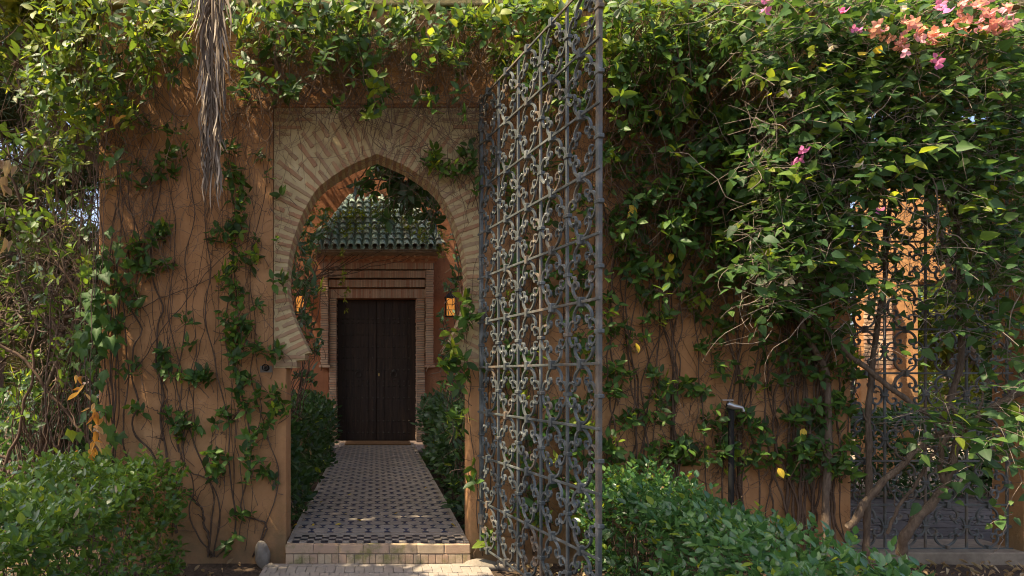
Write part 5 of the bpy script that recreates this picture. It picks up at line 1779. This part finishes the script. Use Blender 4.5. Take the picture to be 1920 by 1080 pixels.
# ------------------------------------------------------------------ trees
def tree(name, label, base, lobes, n, leaf, mat, size, seed, trunk_r=.09, group=None, bark='bark', limbs=True, k_sub=26, objs=0, flat=.75, trunk_top=None, twigs=0):
    """trunk and limbs reaching into lobes [(x,y,z,rx,ry,rz)], leaf clumps gathered in small tufts"""
    r = thing(name, label, 'tree', base, group)
    rs = np.random.RandomState(seed)
    b = np.array(base, float)
    tr = Acc()
    cen = np.array([l[:3] for l in lobes])
    top = np.array(trunk_top) if trunk_top is not None else np.array([*(b[:2] * .5 + cen[:, :2].mean(0) * .5), cen[:, 2].min()])
    q = wig(np.array([b - [0, 0, .05], (b + top) / 2 + rs.randn(3) * .06, top]), np.array([.03, .03, .0]), 26, rs, 1.2)
    tr.tube(q, np.linspace(trunk_r, trunk_r * .55, 26) * (1 + .06 * np.sin(np.arange(26) * 1.3)), 10)
    L = Leaves(leaf, mat)
    w = np.array([l[3] * l[4] if len(lobes) > 8 else l[3] * l[4] * l[5] for l in lobes])
    cnt = rs.multinomial(n, w / w.sum())
    for l, c in zip(lobes, cnt):
        c0, rad = np.array(l[:3]), np.array(l[3:])
        if limbs:
            s_ = q[rs.randint(14, 26)]
            lb = wig(np.array([s_, s_ * .5 + c0 * .5 + rs.randn(3) * .15, c0]), np.array([.04, .04, .03]), 16, rs, 1.3)
            tr.tube(lb, np.linspace(trunk_r * .5, trunk_r * .12, 16), 6)
        m = max(1, c // k_sub)
        u = unit(rs.randn(m, 3)) * (rs.rand(m, 1) ** .4)
        T = c0 + u * rad
        if limbs:
            for t_ in T[:40]:
                tr.tube(wig(np.array([c0, (c0 + t_) / 2 + rs.randn(3) * .08, t_]), np.array([.02, .02, .02]), 8, rs), np.linspace(trunk_r * .12, .004, 8), 4)
        P = T[rs.randint(m, size=c)] + rs.randn(c, 3) * rad.mean() * .17 * np.array([1, 1, flat])
        L.add(P, rs.randn(c, 3) + np.array([0, 0, -.25]), rs.randn(c, 3) * .7 + np.array([0, 0, 1]), size * rs.uniform(.6, 1.3, c))
    for _ in range(twigs):
        l = lobes[rs.randint(len(lobes))]
        c0 = np.array(l[:3]) + rs.randn(3) * np.array(l[3:]) * .6
        dv = rs.randn(3) * np.array([1, 1, .6])
        dv = unit(dv) * rs.uniform(.3, 1.1)
        tr.tube(wig(np.array([c0, c0 + dv * .5 + rs.randn(3) * .08, c0 + dv]), np.array([.03, .03, .03]), 12, rs), np.linspace(rs.uniform(.004, .012), .002, 12), 4)
    tr.build('trunk', MAT[bark], r, True)
    base_ = wloc(r)
    P, R_ = L.arrays()
    a = Acc()
    var = rs.randint(len(TPL[leaf]), size=len(P))
    for k in range(len(TPL[leaf])):
        J = np.where(var == k)[0]
        v_, f, md = TPL[leaf][k]
        V = np.einsum('nij,vj->nvi', R_[J], v_) + P[J][:, None, :]
        t = rs.rand(len(J))
        C = np.stack([np.repeat(t, len(v_)), np.tile(md, len(J)), np.tile(v_[:, 1], len(J))], 1)
        a.add(V.reshape(-1, 3), f3=(f[None] + (np.arange(len(J)) * len(v_))[:, None, None]).reshape(-1, 3), col=C)
    a.build('crown', MAT[mat], r, True, 'stuff')
    return r


def lob(px, py, Y, rx, ry, rd):
    """a lobe centred where the photograph shows it at distance Y, radii in photo pixels and metres of depth"""
    c = at(px, py, Y)
    return (*c, rx * Y / F, rd, ry * Y / F)


# left background, beyond the end of the wall
tree('conifer', 'dark tall conifer with drooping brownish needles at the left edge', (*at(-10, 704, 13)[:2], 0),
     [lob(-20, 60, 13, 60, 90, 1.2), lob(-10, 200, 13, 70, 70, 1.2), lob(40, 380, 13, 50, 60, 1.2), lob(20, 560, 13, 60, 90, 1.3), lob(70, 60, 13.4, 30, 60, .8)], 3000, 'needles', 'leaf_conifer', .34, 51, .16, 'conifers behind the wall end', k_sub=22, twigs=80)
tree('conifer', 'dark conifer standing just left of the wall corner behind the bare twigs', (*at(120, 704, 16)[:2], 0),
     [lob(120, 100, 16, 60, 110, 1.4), lob(110, 300, 16, 60, 90, 1.4), lob(130, 500, 16, 70, 100, 1.5), lob(90, 680, 16, 80, 90, 1.5), lob(190, 250, 16, 50, 120, 1.2)], 4200, 'needles', 'leaf_conifer', .36, 52, .16, 'conifers behind the wall end', k_sub=24, twigs=80)
tree('broadleaf_tree', 'sunlit yellow green broadleaf tree far behind the dark conifers', (*at(60, 704, 24)[:2], 0),
     [lob(60, 500, 24, 110, 60, 2), lob(40, 620, 24, 120, 80, 2), lob(20, 180, 24, 60, 100, 2), lob(170, 560, 24, 90, 120, 2)], 2600, 'clump', 'leaf_tree', .5, 53, .2, k_sub=20)
tree('slender_tree', 'slender grey brown trunk with thin leafy branches left of the wall corner', (*at(128, 704, 6.6)[:2], 0),
     [lob(110, 200, 6.6, 70, 60, .5), lob(60, 300, 6.6, 60, 50, .5), lob(100, 420, 6.6, 60, 60, .5), lob(40, 560, 6.6, 50, 60, .5), lob(110, 640, 6.6, 50, 50, .4), lob(40, 100, 6.6, 60, 70, .6)], 520, 'ell', 'leaf', .12, 54, .042, k_sub=7,
     trunk_top=at(150, 480, 6.5), twigs=90)
tree('slender_tree', 'leaning bare brown trunk rising from behind the left hedge', (*at(45, 704, 6.2)[:2], 0),
     [lob(120, 560, 6.2, 50, 40, .4), lob(30, 420, 6.2, 50, 60, .5), lob(10, 620, 6.2, 40, 50, .4)], 160, 'ell', 'leaf', .12, 55, .035, k_sub=6, trunk_top=at(140, 600, 6.0), twigs=110)
loose('shrub', 'dark narrow leafed shrub low behind the left hedge', 56, (*at(60, 704, 6.4)[:2], 0),
      [(60, 760, 6.0, 7.0, 70, 50, 46), (130, 820, 6, 7, 50, 40, 34), (20, 830, 6, 7, 50, 50, 40), (90, 880, 5.8, 6.6, 80, 30, 30), (150, 760, 6, 6.6, 30, 50, 14), (170, 700, 5.8, 6.6, 30, 50, 12)], 'narrow', 'leaf_dark', .22, 7, 12, tw=.3)
loose('shrub', 'rounded shrub with small round leaves beside the slender trunk', 57, (*at(100, 704, 5.9)[:2], 0),
      [(80, 690, 5.6, 6.2, 50, 50, 20), (140, 650, 5.6, 6.2, 30, 40, 12), (30, 730, 5.6, 6.2, 30, 50, 12), (150, 870, 5.5, 6., 30, 20, 8), (40, 790, 5.5, 6., 40, 20, 8)], 'broad', 'leaf', .09, 6, 10, tw=.3)
# bare twiggy thicket
p = Plant('bare_thicket', 'tangled leafless grey brown branches beyond the wall corner', 'shrub', (*at(90, 704, 6)[:2], 0), 58, twig='twig')
rs = p.rs
for i in range(70):
    Y = rs.uniform(5.6, 7.2)
    b = at(rs.uniform(-40, 190), rs.uniform(500, 960), Y)
    e = b + np.array([rs.randn() * .35, rs.randn() * .3, rs.uniform(.2, 1.3)])
    p.twigs.tube(wig(np.array([b, (b + e) / 2 + rs.randn(3) * .08, e]), np.array([.02, .02, .02]), 16, rs), np.linspace(rs.uniform(.003, .009), .0018, 16), 4)
for pts, r_ in [([(-10, 640), (60, 690), (110, 760), (190, 850), (250, 930)], .014), ([(-20, 850), (60, 880), (130, 920), (190, 960)], .013), ([(0, 300), (70, 430), (140, 540), (180, 620)], .012), ([(0, 900), (30, 820), (60, 700), (65, 600)], .016)]:
    P = np.array([at(x, y, 5.7) for x, y in pts])
    p.stems.tube(wig(P, np.array([.012, .01, .01]), 26, rs), np.linspace(r_, r_ * .6, 26), 7)
bl = p.kind('dry', 'leaf_brown', 'dry_leaf', 'curled brown leaf')
P = np.array([at(x, y, 4.6) for x, y in [(2, 300), (10, 330), (4, 345), (18, 300), (2, 430), (8, 445), (-4, 460), (22, 450), (30, 310)]])
bl.add(P, np.c_[rs.randn(9) * .3, -.2 * np.ones(9), -np.ones(9)], np.array([.3, -.9, .2]) + rs.randn(9, 3) * .4, .12, 1.0)
p.done()
hedge('far dark green hedge closing off the garden on the left', -14.0, -4.2, 19.0, 20.0, 3.4, 'leaf_dark', 59, 2600, .24, 'far_hedge', 'broad', .3, 'hedge', 60, 0, .02, twn=10)

hedge('far dark green hedge closing off the courtyard on the right behind the grille', 8.5, 22.0, 15.2, 16.2, 3.6, 'leaf_dark', 66, 2000, .24, 'far_hedge', 'broad', .3, 'hedge', 60, 0, .02, twn=10)
# right courtyard behind the closed grille
cf = Acc()
cf.box((3.6, YW + 0.43, -0.05), (11.5, 15, 0.012))
tag(cf.build('courtyard_paving', MAT['dark_mortar'], None), kind='structure')
cfo = bpy.data.objects['courtyard_paving']
MAT['dark_paver'] = mat_brick('dark_paver', [(0.0, (0.06, 0.052, 0.048)), (0.5, (0.095, 0.083, 0.078)), (1.0, (0.075, 0.064, 0.058))], (0.05, 0.045, 0.04), 0.5, 0.95)
PB2 = [block_mesh('paver', MAT['dark_paver'], 70 + i, 0.05, 0.02) for i in range(4)]
rc = np.random.RandomState(5)
nn = 0
for r_ in range(24):
    y = YW + 0.50 + r_ * 0.115
    for c_ in range(16):
        x = 3.75 + c_ * 0.235 + (0.117 if r_ % 2 else 0) + r_ * .05
        if nn < 300:
            put('paver', PB2[rc.randint(4)], cfo, (x, y, 0.014 + rc.randn() * .003), (rc.randn() * .02, rc.randn() * .02, rc.randn() * .015), (.228, .108, .02))
            nn += 1
VR = math.radians(-38)
villa = thing('garden_house', 'sunlit orange house wall with a brick pier seen through the iron grille', 'house', (at(1700, 704, 9.6)[0], 9.6, 0))
a = Acc()
a.box((xw(1622, 9.6), 9.6, -0.05), (xw(1716, 9.6), 10.2, zw(531, 9.6)))
a.box((xw(1622, 9.6), 9.6, zw(530.8, 9.6)), (xw(1792, 9.6), 10.2, 4.9))
a.build('wall', MAT['plaster'], villa)
xa, xb_ = xw(1655, 9.4), xw(1702, 9.4)
a = Acc()
a.box((xa + .015, 9.415, zw(692, 9.4)), (xb_ - .015, 9.597, zw(555, 9.4)))
a.build('mortar_bed', MAT['dark_mortar'], villa)
a = Acc()
a.box((xa - .03, 9.36, -.05), (xb_ + .08, 9.597, zw(692.5, 9.4)))
a.build('plinth', MAT['plaster'], villa)
z = zw(691, 9.4)
HB2 = [block_mesh('brick', MAT['frieze_brick'], 90 + i, 0.08, 0.05) for i in range(4)]
while z < zw(556, 9.4) - .05:
    for x in (xa, (xa + xb_) / 2):
        put('brick', HB2[rc.randint(4)], villa, (x + (xb_ - xa) / 4 + rc.randn() * .003, 9.5, z + .027), (0, 0, rc.randn() * .01), ((xb_ - xa) / 2 - .006, .195, .05))
    z += .062
villa.rotation_euler = (0, 0, VR)
tree('broadleaf_tree', 'yellow green sunlit tree behind the iron grille on the right', (xw(1760, 11), 11, 0),
     [lob(1740, 600, 11, 40, 70, .8), lob(1790, 680, 11, 50, 60, .8), lob(1740, 740, 10.5, 40, 40, .8), lob(1850, 600, 11, 60, 100, .9), lob(1800, 500, 11, 70, 50, .9), lob(1900, 720, 11, 50, 70, .9), lob(1880, 400, 11, 70, 80, 1)], 1500, 'clump', 'leaf_tree', .26, 61, .09, k_sub=16, twigs=30)
tree('broadleaf_tree', 'dark leafy tree shading the courtyard right of the orange house', (xw(1950, 8.5), 8.5, 0),
     [lob(1880, 480, 8.6, 60, 80, .5), lob(1920, 620, 8.6, 60, 80, .5), lob(1890, 760, 8.0, 50, 60, .4), lob(1900, 880, 7.6, 40, 50, .4), lob(1800, 430, 8.8, 50, 60, .4), lob(1850, 330, 8.6, 70, 80, .7), lob(1900, 760, 8.3, 40, 40, .4), (5.4, 7.4, 5.4, 1.4, .8, .6), (7.4, 7.3, 5.6, 1.4, .8, .7)], 2700, 'clump', 'leaf_dark', .22, 62, .08, k_sub=18, twigs=30)

# unseen trees, added with crown lobes placed to shade the court and wall front
tree('added_shade_tree', 'unseen leafy tree added to shade the court, behind the left part of the wall', (-3.4, 9.6, 0),
     [(-3.4, 10.5, 6.4, 1.9, 1.7, .9), (-1.8, 11.6, 6.7, 1.6, 1.4, .8), (-3.2, 8.6, 6.4, 1.9, 1.4, .8), (-1.4, 9.2, 7.0, 1.3, 1.4, .8), (-4.2, 6.9, 6.6, 1.6, 1.0, .8), (-2.4, 7.0, 6.8, 1.2, .9, .7), (-4.6, 9.6, 6.6, 1.5, 1.6, .8), (-4.4, 11.6, 6.8, 1.5, 1.4, .8), (.2, 10.8, 7.2, 1.4, 1.5, .8), (-3.0, 5.7, 6.2, 1.6, .6, .6), (-4.6, 5.8, 6.4, 1.2, .6, .6), (-1.4, 5.6, 6.2, 1.0, .5, .5), (-3.2, 7.8, 6.5, 1.5, .8, .7)],
     10000, 'clump', 'leaf_tree', .26, 63, .15, k_sub=20)
tree('added_shade_tree', 'unseen leafy tree added to shade the court, behind the middle of the wall', (2.4, 7.6, 0),
     [(1.2, 6.5, 6.3, 1.5, .7, .7), (2.4, 6.6, 6.4, 1.3, .8, .7), (.4, 7.4, 6.6, 1.3, .9, .7), (2.0, 7.8, 6.8, 1.5, .9, .8), (3.4, 7.2, 6.2, 1.0, .8, .7), (3.6, 8.6, 6.6, 1.1, .8, .6), (2.2, 9.8, 6.8, 1.2, 1.0, .7), (5.0, 7.9, 6.3, .9, .8, .6), (1.8, 5.8, 5.9, 1.7, .5, .5), (3.2, 5.9, 5.9, 1.0, .5, .5)],
     9500, 'clump', 'leaf_tree', .25, 65, .13, k_sub=20)
tree('shade_tree', 'broad shade tree in front of the wall on the left, its unseen crown shaped to cast shade', (-5.6, 0.6, 0),
     [(-5.6, 1.0, 7.0, 1.5, 1.6, .8), (-4.0, 1.6, 7.2, 1.5, 1.3, .8), (-2.4, 1.6, 7.4, 1.5, 1.3, .8), (-5.4, 2.7, 6.9, 1.3, .9, .7), (-3.6, 2.9, 7.0, 1.3, .8, .7), (-2.0, 2.8, 7.2, 1.2, .7, .7), (-.8, 1.6, 7.4, 1.3, 1.3, .8),
      (-4.0, -.2, 7.2, 1.6, 1.2, .8), (-1.8, -.2, 7.4, 1.6, 1.2, .8), (-5.6, 4.2, 6.8, .9, .6, .6), (-.4, 2.9, 7.4, 1.0, .6, .6), (-3.6, 4.0, 4.95, .8, .42, .3), (-2.5, 3.98, 5.0, .9, .42, .3), (-4.4, 4.0, 5.0, .8, .42, .3), (-3.4, 4.1, 5.0, .9, .34, .25)],  # final lobes are low boughs added to shade the front paving
     7200, 'clump', 'leaf_tree', .24, 64, .17, k_sub=18, trunk_top=(-4.6, .9, 5.6))

# ------------------------------------------------------------------ dead palm frond
pf = thing('palm_frond', 'dead grey brown palm frond hanging in front of the wall at the upper left', 'palm frond', tuple(at(398, -120, 4.35)))
rs = np.random.RandomState(71)
rach = catmull([at(396, -260, 4.6), at(398, -150, 4.42), at(399, 0, 4.36), at(397, 150, 4.36), at(396, 260, 4.38), at(400, 325, 4.4)], 12)
a = Acc()
a.tube(rach, np.linspace(.016, .004, len(rach)), 7)
a.build('rachis', MAT['frond'], pf, True)
T = np.linspace(0.02, .99, 200)
dd = np.concatenate([[0], np.cumsum(np.linalg.norm(np.diff(rach, axis=0), axis=1))])
for i, t in enumerate(T):
    for s_ in (-1, 1):
        p0 = np.array([np.interp(t * dd[-1], dd, rach[:, k]) for k in range(3)])
        L = (.50 - .26 * t) * rs.uniform(.75, 1.15)
        sp_ = rs.uniform(.10, .44) * (1.0 - .28 * t)
        out = np.array([s_ * sp_, -rs.uniform(-.05, .12), -.97])
        pts = [p0, p0 + np.array([s_ * sp_ * .5, out[1] * .35, -.22]) * L, p0 + np.array([s_ * sp_ * .72 + rs.randn() * .02, out[1] * .6, -.6]) * L,
               p0 + np.array([s_ * sp_ * (.78 + rs.randn() * .25) + rs.randn() * .05, out[1] * .5 + rs.randn() * .06, -1.0]) * L]
        q = catmull(pts, 3)
        m = len(q)
        tt = np.linspace(0, 1, m)
        wdt = .0075 * np.sin(np.pi * (tt * .9 + .08)) ** .6
        wdt[-1] = .0008
        an = rs.rand() * 3.1
        wx = np.array([math.cos(an), math.sin(an), 0])
        nx_ = np.array([-wx[1], wx[0], 0]) * .45
        V = np.stack([q - wx * wdt[:, None], q + nx_ * wdt[:, None], q + wx * wdt[:, None]], 1).reshape(-1, 3)
        f = [(3 * k + c, 3 * k + c + 1, 3 * k + c + 4, 3 * k + c + 3) for k in range(m - 1) for c in (0, 1)]
        a = Acc()
        a.add(V, f4=f)
        a.build('leaflet', MAT['frond'], pf, True)

# ------------------------------------------------------------------ litter
rs = np.random.RandomState(77)
fm = [leaf_mesh('dry', 0, 'leaf_yellow'), leaf_mesh('ell', 1, 'leaf_yellow')]
for px, py in [(603, 870), (640, 985), (558, 986), (746, 963), (660, 928), (712, 920), (797, 917), (650, 965), (604, 943), (690, 838), (845, 985), (668, 977), (590, 985)]:
    Y = (ZC - ZS) * F / (py - CY)
    o = put('fallen_leaf', fm[rs.randint(2)], None, (xw(px, Y), Y, ZS + .012), (rs.randn() * .15, rs.randn() * .15, rs.rand() * 6.28), (.045, .055, .045))
    tag(o, 'small yellow leaf fallen on the tiled path', 'leaf', 'yellow leaves fallen on the tiled path')
L = Leaves('dry', 'leaf_brown')
n = 1500
P = np.c_[rs.uniform(1.0, 6.0, n), rs.uniform(3.6, 5.15, n), np.zeros(n) + .005]
P2 = np.c_[rs.uniform(-4.5, -.95, 900), rs.uniform(3.6, 7.5, 900), np.zeros(900) + .005]
P2 = P2[(P2[:, 1] < 5.1) | (P2[:, 0] < -2.4)]
P = np.vstack([P, P2])
L.add(P, np.c_[rs.randn(len(P), 2), rs.randn(len(P)) * .15], np.array([0, 0, 1.]) + rs.randn(len(P), 3) * .3, rs.uniform(.03, .075, len(P)))
gr = thing('leaf_litter', 'brown dead leaves scattered on the soil', 'leaf litter', (0, 4.5, 0))
a = Acc()
Pa, Ra = L.arrays()
for k in range(2):
    v_, f, md = TPL['dry'][k]
    J = np.arange(k, len(Pa), 2)
    V = np.einsum('nij,vj->nvi', Ra[J], v_) + Pa[J][:, None, :]
    C = np.stack([np.repeat(rs.rand(len(J)), len(v_)), np.tile(md, len(J)), np.tile(v_[:, 1], len(J))], 1)
    a.add(V.reshape(-1, 3), f3=(f[None] + (np.arange(len(J)) * len(v_))[:, None, None]).reshape(-1, 3), col=C)
bpy.data.objects.remove(gr)
o = a.build('leaf_litter', MAT['leaf_brown'], None, True, 'stuff')
print('objects', len(bpy.data.objects), 'triangles', sum(len(m.polygons) for m in bpy.data.meshes))
